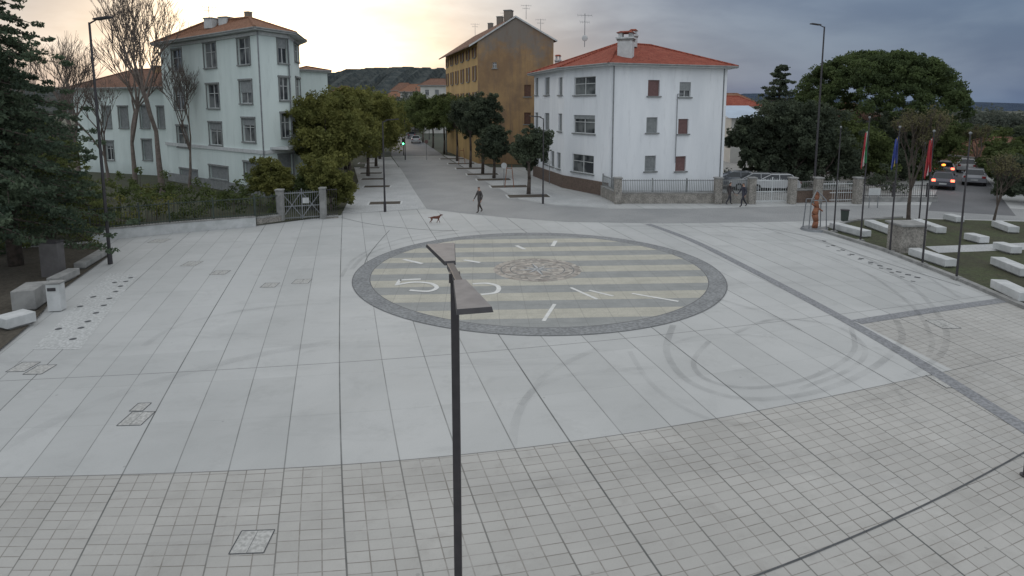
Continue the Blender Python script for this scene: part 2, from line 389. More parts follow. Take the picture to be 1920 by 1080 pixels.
sk([(1380,625),(1450,600),(1560,610),(1620,650),(1600,690),(1500,730)],.15)
sk([(1180,660),(1230,730),(1340,790),(1480,790),(1640,750),(1760,690)],.15,M_ty2)
sk([(975,760),(1020,720),(1100,700),(1230,690)],.2,M_ty2); sk([(960,840),(975,770),(1030,700),(1120,655)],.2,M_ty2)
sk([(660,505),(690,478),(760,455),(880,436),(1000,430)],.2); sk([(640,520),(668,484),(740,452),(850,432)],.16)
sk([(0,845),(150,770),(300,715),(480,668),(640,640)],.35,M_ty2); sk([(270,650),(340,610),(480,580),(620,570)],.2,M_ty2)
sk([(1500,620),(1440,590),(1340,560)],.16); sk([(1420,430),(1560,452),(1700,500),(1800,560)],.13); sk([(1250,650),(1330,630),(1480,640),(1640,700),(1700,760)],.12,M_ty2)
mb.build('tyre_marks')
# access covers
M_cov=mat('cover_infill',(.42,.42,.405),(.34,.34,.325),2,fine=15)
def cover(u0,v0,u1,v1):
    a=G(u0,v1);b=G(u1,v1); w=(b-a).length; h=max(.3,(G((u0+u1)/2,v0)-G((u0+u1)/2,v1)).length); mb=MB(); ctr=(a+b)/2+Vector((0,h/2,0))
    ang=R(3); X=Vector((math.cos(ang),math.sin(ang),0));Y=Vector((-math.sin(ang),math.cos(ang),0))
    e=.014+.0006*ctr.y
    P=[ctr+X*sx*w/2+Y*sy*h/2 for sx,sy in ((-1,-1),(1,-1),(1,1),(-1,1))]
    for i in range(4): ribbon(mb,[P[i],P[(i+1)%4]],e,.006+.0003*i,M_joint if v0>600 else M_jointl,False,True)
    mb.poly([tuple(p+Vector((0,0,.0045))) for p in P],M_cov)
    if w>.5: ribbon(mb,[(P[0]+P[1])/2,(P[2]+P[3])/2],e*.5,.0075,M_jointl,False,True)
    mb.build('access_cover')
for c in [(428,998,492,1038),(218,776,262,798),(242,758,266,771),(10,683,44,697),(42,688,76,702),(337,491,364,499),(487,531,514,539),(546,524,576,532),(276,449,304,455),(392,508,420,515),(1766,603,1802,616),(1772,708,1808,727)]: cover(*c)
mb=MB()
for (u,v) in [(137,636),(152,615),(165,603),(180,587),(195,573),(205,560),(217,547),(226,537),(236,528),(245,521)]+[(110,617),(150,575),(175,557),(215,530)]:
    p=G(u,v); n=10; r=.10
    mb.poly([(p.x+r*math.cos(2*math.pi*k/n),p.y+r*math.sin(2*math.pi*k/n),.01) for k in range(n)],M_joint)
mb.build('fountain_jets')
mb=MB()
for k in range(11):
    a=k/10; u=1545+a*175; v=452+a*68+6*math.sin(a*3.1); p=G(u,v); mb.box((p.x,p.y,.008),(.2,.16,.004),M_joint,R(-40))
for k in range(9):
    p=G(1552+k*20,462+k*8.2); mb.box((p.x,p.y,.007),(.16,.12,.003),M_jointl,R(-40))
mb.build('inset_ground_lights')
mb=MB(); mb.poly([G(u,v,.005) for u,v in [(60,655),(150,655),(258,515),(205,512)]],mat('pale_band',(.46,.47,.465),(.40,.41,.405),1,fine=12)); mb.build('pale_paving_band')

# ---------------- gardens ----------------
mb=MB()
mb.poly([G(u,v,.05) for u,v in [(640,402),(480,422),(320,434),(172,450),(-60,470),(-600,500),(-2500,420),(-500,275),(560,275),(660,300),(672,340)]][::-1],mat('garden_ground',(.06,.07,.035),(.05,.045,.03),.7,1,.4,fine=10))
mb.build('garden')
mb=MB()
mb.poly([G(u,v,.06) for u,v in [(-80,700),(0,655),(66,600),(112,545),(206,478),(180,455),(-60,472),(-600,520)]][::-1],mat('planting_soil',(.075,.065,.05),(.05,.042,.03),.9,1,.4,fine=10)); mb.build('planting_bed')
mb=MB()
LW=[(1538,432),(1605,414),(1690,409),(1760,411),(2100,420),(2300,640),(1925,578),(1800,525),(1660,470)]
mb.poly([G(u,v,.06) for u,v in LW][::-1],M_grass); mb.build('lawn')
mb=MB(); 
for seg in [[(1538,433),(1660,471),(1800,526),(1925,580)],[(1538,432),(1605,414),(1690,409)]]:
    P=[G(*p) for p in seg]
    for a,b in zip(P[:-1],P[1:]):
        d=(b-a); L=d.length; d.normalize(); n=Vector((-d.y,d.x,0)); mb.obox((a+b)/2+Vector((0,0,.06)),d*L/2,n*.12,(0,0,.065),M_concd)
mb.build('kerb')
mb=MB(); mb.poly([G(u,v,.066) for u,v in [(1735,462),(1925,455),(1925,468),(1760,474)]][::-1],M_pavel)
mb.build('garden_path')
mb=MB(); mb.poly([G(u,v,.02) for u,v in [(1165,378),(1500,374),(1700,372),(1740,300),(1500,262),(1000,262),(1010,325),(1060,350)]][::-1],M_concd); mb.build('courtyard_ground')

# ---------------- foliage tools ----------------
def leaves(name,parent,clumps,per,size,m,flat=.9,droop=0):
    cl=np.array(clumps,float); n=len(cl)*per
    c=np.repeat(cl,per,axis=0)
    d=rng.normal(size=(n,3)); d/=np.linalg.norm(d,axis=1)[:,None]; rr=rng.random(n)**.45
    p=c[:,:3]+d*(rr*c[:,3])[:,None]*np.array([1,1,flat]); 
    a=rng.normal(size=(n,3)); a/=np.linalg.norm(a,axis=1)[:,None]; b=np.cross(a,rng.normal(size=(n,3))); b/=np.linalg.norm(b,axis=1)[:,None]
    s=size*(.6+.8*rng.random(n))[:,None]
    a=a*s*.5;b=b*s*.32
    v=np.stack([p-a,p+b*.9,p+a,p-b*.9],axis=1).reshape(-1,3)
    me=bpy.data.meshes.new(name); me.vertices.add(4*n); me.vertices.foreach_set('co',v.ravel())
    me.loops.add(4*n); me.loops.foreach_set('vertex_index',np.arange(4*n)); me.polygons.add(n); me.polygons.foreach_set('loop_start',np.arange(0,4*n,4))
    try: me.polygons.foreach_set('loop_total',np.full(n,4))
    except Exception: pass
    sh=np.repeat(rng.random(len(cl)),per)*.65+rng.random(n)*.35
    at=me.attributes.new('shade','FLOAT','FACE'); at.data.foreach_set('value',sh.astype(np.float32))
    me.materials.append(m); me.update(calc_edges=True); me.validate()
    o=bpy.data.objects.new(name,me); scene.collection.objects.link(o); o.parent=parent; return o
def blobs_to_clumps(blobs,dens=1.0,cr=.3):
    out=[]
    for (x,y,z,rx,ry,rz) in blobs:
        k=int(26*dens)
        for _ in range(k):
            d=rng.normal(size=3); d/=np.linalg.norm(d); q=.35+.7*rng.random()
            R_=min(rx,ry,rz)
            out.append((x+d[0]*rx*q,y+d[1]*ry*q,z+d[2]*rz*q,R_*cr*(.6+.8*rng.random())))
    return out
L_mid=leafmat('foliage_green',(.055,.075,.032),(.15,.185,.065))
L_yel=leafmat('foliage_spring',(.085,.10,.032),(.26,.255,.08))
L_dark=leafmat('foliage_dark',(.042,.056,.042),(.12,.145,.09))
L_ced=leafmat('cedar_needles',(.04,.062,.046),(.13,.17,.105))
L_spray=leafmat('yellow_green_cedar_sprays',(.06,.085,.035),(.20,.225,.08))  # yellow-green needle colour of the lower sprays
L_pine=leafmat('pine_needles',(.042,.062,.03),(.12,.16,.06))
L_bud=leafmat('sparse_buds',(.10,.10,.05),(.2,.18,.10))
def tree(name,p,top,cr,crown_h,m,per=110,size=.2,nb=7,trunk_r=.16,dens=1.0,bark=None,lean=0):
    g=grp(name); bark=bark or M_bark; mb=MB(); cz=top-crown_h/2; blobs=[]
    for i in range(nb):
        a=2*math.pi*i/nb+rng.random(); q=cr*(.4+.25*rng.random()); zz=cz+crown_h*(rng.random()-.5)*.6
        r=cr*(.42+.22*rng.random()); blobs.append((p[0]+q*math.cos(a),p[1]+q*math.sin(a),zz,r,r,min(r,crown_h*.35)))
    r=cr*.55; blobs.append((p[0],p[1],top-min(r,crown_h*.4),r,r,min(r,crown_h*.4)))
    fork=Vector((p[0]+lean,p[1],top-crown_h*.85)); base=Vector((p[0],p[1],-.02))
    mid=base.lerp(fork,.5)+Vector((.06,.03,0)); mb.tube(base,mid,trunk_r*1.2,trunk_r*.9,bark,9); mb.tube(mid,fork,trunk_r*.9,trunk_r*.75,bark,9)
    for b in blobs:
        e=Vector(b[:3]); k=fork.lerp(e,.5)+Vector((0,0,-.15*crown_h*.3)); mb.tube(fork,k,trunk_r*.5,trunk_r*.3,bark,6,False); mb.tube(k,e,trunk_r*.3,.02,bark,5,False)
    mb.build('trunk_and_limbs',g,True); leaves('foliage',g,blobs_to_clumps(blobs,dens),per,size,m); return g
def bare(name,p,top,spread,seed,r0=.22,depth=6,bark=None,buds=None,forkz=.25,up=.9):
    g=grp(name); rnd=random.Random(seed); mb=MB(); bark=bark or M_barkg; tips=[]
    def grow(a,d,L,r,k):
        n=2; q=a
        for i in range(n):
            d2=(d+Vector((rnd.uniform(-1,1),rnd.uniform(-1,1),rnd.uniform(-.3,.6)))*.13).normalized(); e=q+d2*L/n; mb.tube(q,e,r*(1-.2*i),r*(1-.2*(i+1)),bark,6 if k<3 else 3,False); q=e; d=d2
        if k>=depth: tips.append(tuple(q)); return
        for i in range(3 if k<5 else 2):
            ax=Vector((rnd.uniform(-1,1),rnd.uniform(-1,1),0)); nd=(d*up+ax*spread+Vector((0,0,.25))).normalized()
            grow(q,nd,L*rnd.uniform(.62,.85),max(r*.6,.014),k+1)
    L=top*forkz; grow(Vector((p[0],p[1],-.02)),Vector((0,0,1)),L,r0,0)
    o=mb.build('trunk_and_branches',g,True)
    zmax=max(v[2] for v in mb.v); s=top/zmax
    for v in o.data.vertices: v.co.z*=s
    if buds: leaves('buds',g,[(t[0],t[1],t[2]*s,.35) for t in tips],buds,.1,L_bud)
    return g
def conifer(name,p,top,rad,m,z0=1.5,lv=16,br=9,per=60,size=.2,droop=.15,bark=None,power=.8,r0=.3):
    g=grp(name); mb=MB(); bark=bark or M_bark; mb.tube((p[0],p[1],-.02),(p[0],p[1],top*.6),r0,r0*.5,bark,9); mb.tube((p[0],p[1],top*.6),(p[0],p[1],top),r0*.5,.03,bark,7); cl=[]
    for i in range(lv):
        a=i/(lv-1); z=z0+(top-z0)*a; rr=rad*((1-a)**power)*(0.95)+.25
        for k in range(br):
            an=2*math.pi*(k+rng.random()*.8)/br; L=rr*(.5+.7*rng.random()); dz=-droop*L+ (rng.random()-.5)*.5
            e=Vector((p[0]+L*math.cos(an),p[1]+L*math.sin(an),z+dz)); s=Vector((p[0],p[1],z)); mb.tube(s,e,.06,.015,bark,4,False)
            n=max(2,int(L/.5))
            for j in range(n):
                t=(j+1)/n; q=s.lerp(e,t); w=.28+.32*(1-t)*L/3; cl.append((q.x+(rng.random()-.5)*.5,q.y+(rng.random()-.5)*.5,q.z,w))
    mb.build('trunk_and_branches',g,True); leaves('foliage',g,cl,per,size,m,.45); return g
def hedge(name,pts,h,w,m,per=70,size=.16,dens=2.2):
    P=[G(*p) for p in pts]; cl=[]
    for a,b in zip(P[:-1],P[1:]):
        L=(b-a).length; n=int(L*dens*h)
        for _ in range(n):
            t=rng.random(); q=a.lerp(b,t); hh=h*(.75+.3*math.sin(q.x*1.3)+.15*math.sin(q.x*3.1))
            cl.append((q.x+(rng.random()-.5)*w,q.y+(rng.random()-.5)*w,.2+rng.random()*max(.3,hh),.32+.2*rng.random()))
    g=grp(name); leaves('foliage',g,cl,per,size,m)
    mb=MB()
    for k in range(0,len(cl),5): mb.tube((cl[k][0],cl[k][1],0),(cl[k][0]+.1,cl[k][1],cl[k][2]),.025,.01,M_bark,4,False)
    mb.build('stems',g)

# ---------------- buildings ----------------
def facade(g,name,p0,p1,z0,z1,wins,wall,cen,trim=None,reveal=.16,ztop=None):
    p0=Vector((p0[0],p0[1],0));p1=Vector((p1[0],p1[1],0)); d=p1-p0; L=d.length; d.normalize(); n=Vector((-d.y,d.x,0))
    if (p0+p1).xy.lerp((0,0),.5).dot(n.xy)-Vector(cen[:2]).dot(n.xy)<0: n=-n
    mb=MB(); tr=trim or M_trim
    A=sorted(set([0,L]+[w[0] for w in wins]+[w[1] for w in wins])); Zs=sorted(set([z0,z1]+[w[2] for w in wins]+[w[3] for w in wins]))
    P=lambda a,z,o=0: p0+d*a+n*o+Vector((0,0,z))
    for i in range(len(A)-1):
        for j in range(len(Zs)-1):
            ca=(A[i]+A[i+1])/2; cz=(Zs[j]+Zs[j+1])/2
            if any(w[0]<ca<w[1] and w[2]<cz<w[3] for w in wins): continue
            mb.poly([P(A[i],Zs[j]),P(A[i+1],Zs[j]),P(A[i+1],Zs[j+1]),P(A[i],Zs[j+1])],wall)
    mb.build(name,g)
    mb=MB()
    for (a0,a1,zb,zt,k) in wins:
        r=-reveal
        for q in ([P(a0,zb),P(a0,zt),P(a0,zt,r),P(a0,zb,r)],[P(a1,zb),P(a1,zt),P(a1,zt,r),P(a1,zb,r)],[P(a0,zt),P(a1,zt),P(a1,zt,r),P(a0,zt,r)],[P(a0,zb),P(a1,zb),P(a1,zb,r),P(a0,zb,r)]): mb.poly(q,wall)
        pane={'g':M_glass,'b':M_shutg,'r':M_red,'s':M_shut,'o':M_glass,'d':M_shut}[k]
        mb.poly([P(a0,zb,r),P(a1,zb,r),P(a1,zt,r),P(a0,zt,r)],pane)
        w=a1-a0; h=zt-zb; ca=(a0+a1)/2; cz=(zb+zt)/2
        if k in 'go':
            f=.05
            for c,hw,hh in (((a0+f/2),f/2,h/2),((a1-f/2),f/2,h/2),(ca,.035,h/2-.002)): mb.obox(P(c,cz,r+.03),d*hw,n*.025,(0,0,hh),M_frame)
            for zc in (zb+f/2,zt-f/2,zb+h*.62): mb.obox(P(ca,zc,r+.034),d*(w/2-.003),n*.024,(0,0,f/2),M_frame)
            if rng.random()<.5:
                hb=h*(.2+.4*rng.random()); mb.obox(P(ca,zt-hb/2,r+.08),d*(w/2-.005),n*.015,(0,0,hb/2),M_shutg)
        if k in 'brs':
            nn=max(4,int(h/.12))
            for q in range(nn): mb.obox(P(ca,zb+(q+.5)*h/nn,r+.02),d*(w/2-.02),n*.012,(0,0,h/nn*.38),pane)
        mb.obox(P(ca,zb-.05,.05),d*(w/2+.12),n*.08,(0,0,.05),tr)
        if trim:
            mb.obox(P(ca,zt+.07,.03),d*(w/2+.16),n*.07,(0,0,.07),tr)
            for s_,c in ((-1,a0-.06),(1,a1+.06)): mb.obox(P(c,cz,.02),d*.06,n*.04,(0,0,h/2-.002),tr)
        if k=='o':
            for c in (a0-.14-w*.25,a1+.14+w*.25): 
                mb.obox(P(c,cz,.05),d*(w*.25),n*.03,(0,0,h/2),M_shut)
    if wins: mb.build(name+'_windows',g)
    return P,L
def pxwins(p0,p1,lst):
    d=Vector((p1[0]-p0[0],p1[1]-p0[1],0)); L=d.length; out=[]
    for (u0,u1,v0,v1,k) in lst:
        a0=UAT(p0,p1,u0);a1=UAT(p0,p1,u1); 
        if a0>a1:a0,a1=a1,a0
        pm=Vector((p0[0],p0[1],0))+d*((a0+a1)/2); out.append((max(.1,a0*L),min(L-.1,a1*L),max(.05,ZAT(pm,v1)),ZAT(pm,v0),k))
    return out
def hiproof(g,pts,ez,ridge,assign,m,over=.7,cen=None,soff=None):
    c=Vector((sum(p[0] for p in pts)/len(pts),sum(p[1] for p in pts)/len(pts),0)); n=len(pts); O=[]
    for i in range(n):
        p=Vector((pts[i][0],pts[i][1],0)); a=Vector((pts[i-1][0],pts[i-1][1],0)); b=Vector((pts[(i+1)%n][0],pts[(i+1)%n][1],0))
        e1=(p-a).normalized(); e2=(b-p).normalized(); n1=Vector((e1.y,-e1.x,0)); n2=Vector((e2.y,-e2.x,0))
        if n1.dot(p-c)<0: n1=-n1
        if n2.dot(p-c)<0: n2=-n2
        bi=(n1+n2); bi=bi/max(.6,bi.length_squared/2) ; O.append(p+bi*over)
    mb=MB(); sf=M_trimw if soff is None else soff
    for i in range(n):
        j=(i+1)%n; a=O[i]+Vector((0,0,ez));b=O[j]+Vector((0,0,ez)); ra=ridge[assign[i]]; rb=ridge[assign[j]]
        mb.poly([a,b,rb] if assign[i]==assign[j] else [a,b,rb,ra],m)
        mb.poly([O[i]+Vector((0,0,ez-.16)),O[j]+Vector((0,0,ez-.16)),O[j]+Vector((0,0,ez-.002)),O[i]+Vector((0,0,ez-.002))],sf)
        mb.tube(O[i]+Vector((0,0,ez-.04)),O[j]+Vector((0,0,ez-.04)),.08,.08,M_trim,6)
    mb.poly([o_+Vector((0,0,ez-.16)) for o_ in O],sf)
    for i in range(n): mb.tube(O[i]+Vector((0,0,ez)),ridge[assign[i]],.11,.11,m,6)
    if len(ridge)>1: mb.tube(ridge[0],ridge[1],.12,.12,m,6)
    mb.build('roof',g)
def chimney(g,p,w,h,m,cap=True):
    mb=MB(); mb.box((p[0],p[1],p[2]+h/2),(w,w,h),m,R(-20)); mb.box((p[0],p[1],p[2]+h*.95),(w*1.12,w*1.12,.1),M_trim,R(-20))
    if cap:
        mb.box((p[0],p[1],p[2]+h+.06),(w*1.25,w*1.25,.12),M_trimw,R(-20))
        for a in (-1,1): mb.box((p[0]+a*w*.35,p[1],p[2]+h+.3),(w*.25,w*.7,.36),m,R(-20))
        mb.box((p[0],p[1],p[2]+h+.55),(w*1.2,w*1.2,.14),M_roofr,R(-20),.6)
    mb.build('chimney',g)
def antenna(g,p,h):
    mb=MB(); mb.tube(p,p+Vector((0,0,h)),.03,.025,M_steel,5)
    for zz_,L in ((h*.95,.6),(h*.75,.4)):
        c=p+Vector((0,0,zz_)); mb.tube(c-Vector((L,0,0)),c+Vector((L,.2,0)),.017,.017,M_steel,4)
        for k in range(5):
            q=c+Vector((-L+2*L*k/4,.2*k/4,0)); mb.tube(q-Vector((0,.3,.15)),q+Vector((0,.3,.15)),.012,.012,M_steel,3)
    mb.build('antenna',g)
up=lambda p,z: Vector((p[0],p[1],z))
# -- left apartment house
lb=grp('apartment_house')
Fp=G(318,339);Ep=G(500,372);G1=G(553,363);G2=G(571,347); Fb=Fp+Vector((-3,10,0)); Gb=G2+Vector((-6.5,11,0)); cen=(Ep+Gb+Fp)/3
hz=12.75
wl=[]
for rows in [((329,347,93,133),(389,411,80,127),(452,474,71,121)),((329,347,165,206),(390,412,158,203),(452,474,151,194)),((329,349,236,276),(390,413,230,272),(453,476,222,266))]:
    for r_ in rows: wl.append((*r_,'g'))
for r_ in ((330,362,318,340),(386,420,312,336),(452,484,305,338)): wl.append((*r_,'b'))
facade(lb,'west_wall',Fp,Ep,0,hz,pxwins(Fp,Ep,wl),M_mint,cen,M_trim)
facade(lb,'front_wall',Ep,G1,0,hz,pxwins(Ep,G1,[(526,545,72,119,'g'),(526,544,145,188,'g'),(526,545,212,258,'g'),(518,546,290,347,'b')]),M_mint,cen,M_trim)
facade(lb,'street_wall',G1,G2,0,hz,pxwins(G1,G2,[(556,566,84,116,'g'),(556,566,147,188,'g'),(556,567,210,250,'g')]),M_mint,cen,M_trim)
facade(lb,'rear_wall_1',G2,Gb,0,hz,[],M_mint,cen); facade(lb,'rear_wall_2',Gb,Fb,0,hz,[],M_mint,cen); facade(lb,'side_wall',Fb,Fp,0,hz,[],M_mint,cen)
r0=toplane(56,388,46); r1=toplane(53.5,468,34); r0.z=r1.z=hz+1.75
hiproof(lb,[Fp,Ep,G1,G2,Gb,Fb],hz,[r0,r1],[0,1,1,1,1,0],M_roofo,.7)
mb=MB()
for a,b in ((Fp,Ep),(Ep,G1),(G1,G2)):
    d=(b-a);L=d.length;d.normalize(); n=Vector((d.y,-d.x,0)); 
    if n.y>0:n=-n
    for zz_,hh in ((3.55,.14),(hz-.32,.12)): mb.obox((a+b)/2+Vector((0,0,zz_))+n*.06,d*(L/2+.05),n*.07,(0,0,hh),M_trimw)
    mb.obox((a+b)/2+Vector((0,0,.4))+n*.04,d*(L/2+.03),n*.05,(0,0,.4),M_trim)
mb.build('string_courses',lb)
mb=MB()
for q in (Ep+Vector((0,-.12,0)),G1+Vector((.05,-.1,0))): mb.tube(q,q+Vector((0,0,hz)),.06,.06,M_steel,6)
mb.build('downpipes',lb)
mb=MB(); a=Ep.lerp(G1,.2);b=G1.lerp(G2,.4); zb=ZAT(G1,275)
d=(b-a);L=d.length;d.normalize();n=Vector((d.y,-d.x,0)); mb.obox((a+b)/2+n*.75+Vector((0,0,zb)),d*L/2,n*.75,(0,0,.09),M_trimw)
mb.obox((a+b)/2+n*1.46+Vector((0,0,zb+1.0)),d*L/2,n*.025,(0,0,.03),M_steel)
for k in range(int(L/.14)): q=a+d*(k*.14+.05)+n*1.46; mb.tube(q+Vector((0,0,zb+.08)),q+Vector((0,0,zb+1)),.012,.012,M_steel,4,False)
mb.build('balcony',lb)
chimney(lb,toplane(55,398,54),.9,.9,M_trimw,False); chimney(lb,toplane(55,425,50),.9,.8,M_trimw,False); chimney(lb,toplane(54,466,38),.45,.7,M_old,False)
antenna(lb,toplane(56,393,46),1.6)
eb=grp('apartment_house'); a=G(571,335);b=G(621,330);c=b+Vector((-5,11,0));d_=a+Vector((-5,11,0)); ze=ZAT(b,133)
cc=(a+c)/2
facade(eb,'front_wall',a,b,0,ze,[],M_mint,cc)
facade(eb,'side_wall',b,c,0,ze,[],M_mint,cc); facade(eb,'rear_wall',c,d_,0,ze,[],M_mint,cc); facade(eb,'side_wall_2',a,d_,0,ze,[],M_mint,cc)
rr=(a+b)/2; hiproof(eb,[a,b,c,d_],ze,[rr+Vector((-2,4,ze+.6)),rr+Vector((-3,7,ze+.6))],[0,0,1,1],M_roofo,.35)
wb=grp('garden_house'); a=G(150,322);b=G(318,331); c=b+Vector((2,11,0)); d_=a+Vector((2,11,0)); ze=ZAT(a,166); cc=(a+c)/2
facade(wb,'front_wall',a,b,0,ze,pxwins(a,b,[(192,206,200,240,'b'),(222,238,200,240,'b'),(262,278,198,240,'b'),(192,206,265,300,'g'),(262,278,262,300,'b'),(295,308,200,240,'b')]),M_mint,cc,M_trim)
facade(wb,'side_wall',a,d_,0,ze,[],M_mint,cc); facade(wb,'rear_wall',c,d_,0,ze,[],M_mint,cc); facade(wb,'side_wall_2',b,c,0,ze,[],M_mint,cc)
hiproof(wb,[a,b,c,d_],ze,[a.lerp(b,.25)+Vector((1,5.5,ze+2.2)),a.lerp(b,.85)+Vector((1,5.5,ze+2.2))],[0,1,1,0],M_roofb,.6)
chimney(wb,a.lerp(b,.6)+Vector((1,4.5,ze+1.6)),.6,.9,M_old,False)

# -- right white house
rb=grp('white_house')
A=G(1001,330);B=G(1056,352);C=G(1140,369);D=G(1354,357); Db=D+Vector((-1.5,13,0)); Ab=A+Vector((3.5,9,0)); cen=(A+C+D+Db)/4
hz=10.25
facade(rb,'street_wall',A,B,0,hz,pxwins(A,B,[(1003,1009,146,178,'b'),(1021,1030,145,178,'b'),(1047,1054,145,178,'b'),(1003,1009,211,243,'b'),(1021,1030,212,244,'b'),(1047,1054,213,246,'b'),(1005,1011,272,302,'b'),(1022,1029,280,308,'b'),(1033,1040,283,312,'b'),(1045,1052,286,316,'b')]),M_white,cen)
facade(rb,'corner_wall',B,C,0,hz,pxwins(B,C,[(1076,1116,144,178,'g'),(1076,1116,216,250,'g'),(1074,1115,290,324,'g')]),M_white,cen)
facade(rb,'front_wall',C,D,0,hz,pxwins(C,D,[(1214,1236,150,180,'r'),(1273,1294,154,182,'g'),(1213,1234,220,249,'b'),(1273,1292,223,251,'r'),(1212,1233,292,321,'b'),(1270,1290,293,321,'r')]),M_white,cen)
facade(rb,'side_wall',D,Db,0,hz,[],M_white,cen); facade(rb,'rear_wall',Db,Ab,0,hz,[],M_white,cen); facade(rb,'side_wall_2',Ab,A,0,hz,[],M_white,cen)
ra=(B+C)/2+Vector((3.5,5.0,0)); rb_=D+Vector((-5,6.0,0)); ra.z=rb_.z=hz+2.3
hiproof(rb,[A,B,C,D,Db,Ab],hz,[ra,rb_],[0,0,0,1,1,0],M_roofr,.65)
mb=MB()
for a,b in ((A,B),(B,C)):
    d=(b-a);L=d.length;d.normalize(); n=Vector((d.y,-d.x,0)); 
    if n.y>0:n=-n
    mb.obox((a+b)/2+Vector((0,0,.55))+n*.04,d*(L/2+.02),n*.05,(0,0,.55),M_brick)
mb.build('brick_plinth',rb)
mb=MB()
for q in (C+Vector((.25,-.1,0)),D+Vector((-.3,-.12,0)),A+Vector((.1,-.12,0))): mb.tube(q,q+Vector((0,0,hz)),.055,.055,M_steel,6)
gp=C.lerp(D,.56)+Vector((0,-.08,0)); mb.tube(gp+Vector((0,0,2.5)),gp+Vector((0,0,8.0)),.03,.03,M_steel,5); mb.tube(gp+Vector((0,0,8.0)),gp+Vector((.5,0,8.0)),.03,.03,M_steel,5)
mb.build('pipes',rb)
cp=C.lerp(D,.16)+Vector((0,2.2,0)); cp.z=hz+.5; chimney(rb,cp,1.15,1.6,M_trimw)
cp=C.lerp(D,.3)+Vector((0,6,0)); cp.z=hz+1.9; chimney(rb,cp,.6,.9,M_trimw)
cp=A+Vector((2.5,2,0)); cp.z=hz+.2; chimney(rb,cp,.5,1.2,M_trimw)
q=toplane(52,1096,88); antenna(rb,q,2.7)
mb=MB(); mb.ell(q+Vector((0,-.1,.7)),(.25,.07,.25),M_conc,10,6); mb.build('satellite_dish',rb)

# -- ochre building
ob=grp('ochre_apartment_building')
a=G(897,307);b=G(1036,309);c=G(838,284); wv=(c-a); d_=b+wv; cen=(a+b+c+d_)/4
ze=ZAT(a,76); pk=(a+b)/2; zp=ZAT(pk,31)
L=(c-a).length; wins=[]
for zr,hh in ((3.6,1.9),(6.9,1.9),(10.2,1.8),(13.0,1.2)):
    for k in range(6): 
        x=1.2+k*(L-2.4)/5.2; wins.append((x,x+1.0,zr,zr+hh,'o'))
facade(ob,'street_wall',a,c,0,ze,wins,M_yellow,cen)
Lb=(b-a).length
facade(ob,'gable_end_wall',a,b,0,ze,[(Lb*.62,Lb*.62+.8,8.2,9.6,'s'),(Lb*.62,Lb*.62+.8,4.9,6.3,'s'),(Lb*.2,Lb*.2+.5,11.6,12.3,'g')],M_old,cen)
facade(ob,'side_wall',b,d_,0,ze,[],M_old,cen); facade(ob,'rear_wall',c,d_,0,ze,[],M_old,cen)
mb=MB()
mb.poly([up(a,ze),up(b,ze),up(pk,zp)],M_old); mb.poly([up(c,ze),up(d_,ze),up(pk+wv,zp)],M_old); mb.build('gable',ob)
mb=MB(); ex=(a-b).normalized(); wn=wv.normalized(); sl=(zp-ze)/((a-b).length/2)
for s_,e in ((1,a),(-1,b)):
    ee=e+ex*s_*(1.1 if s_>0 else .4); ze2=ze-sl*(1.1 if s_>0 else .4)
    for dz,mt in ((.1,M_roofb),(-.06,M_shut)):
        mb.poly([up(ee-wn*.2,ze2+dz),up(ee+wv+wn*.3,ze2+dz),up(pk+wv+wn*.3,zp+dz),up(pk-wn*.2,zp+dz)],mt)
    mb.poly([up(ee-wn*.2,ze2+.1),up(pk-wn*.2,zp+.1),up(pk-wn*.2,zp-.1),up(ee-wn*.2,ze2-.1)],M_trimw)
    mb.poly([up(ee-wn*.2,ze2+.1),up(ee+wv,ze2+.1),up(ee+wv,ze2-.06),up(ee-wn*.2,ze2-.06)],M_shut)
mb.build('roof',ob)
for k,(t_,w_) in enumerate(((.05,.9),(.3,.7),(.6,.6))):
    q=pk+wv*t_; q=up(q,zp-.4); chimney(ob,q+ex*(.5-k*.4),w_,1.3,M_old,False)
for t_ in (.02,.3,.8): antenna(ob,up(pk+wv*t_+ex*(t_*3-1.5),zp-.3),1.7)
antenna(ob,up(b+Vector((-1.5,1,0)),ze+.5),2.0)
ab=grp('balcony_annex'); a=G(948,306);b=G(1000,306); c=b+Vector((0,4,0)); d_=a+Vector((0,4,0)); 
ze=ZAT(a,190); cen=(a+c)/2
facade(ab,'front_wall',a,b,0,ze,[(.9,1.7,ZAT(a,230),ZAT(a,200),'b'),(2.1,2.9,ZAT(a,232),ZAT(a,200),'b')],M_trimw,cen); facade(ab,'side_wall',a,d_,0,ze,[],M_trimw,cen); facade(ab,'side_wall_2',b,c,0,ze,[],M_trimw,cen)
mb=MB(); mb.obox((a+c)/2+Vector((0,0,ze)),(b-a)/2*1.08,(0,2.2,0),(0,0,.08),M_trimw)
zb=ZAT(a,240); mb.obox((a+b)/2+Vector((0,-.6,zb)),(b-a)/2,(0,.6,0),(0,0,.08),M_trimw); mb.obox((a+b)/2+Vector((0,-1.17,zb+.55)),(b-a)/2,(0,.04,0),(0,0,.45),M_trimw)
mb.build('roof_and_balcony',ab)

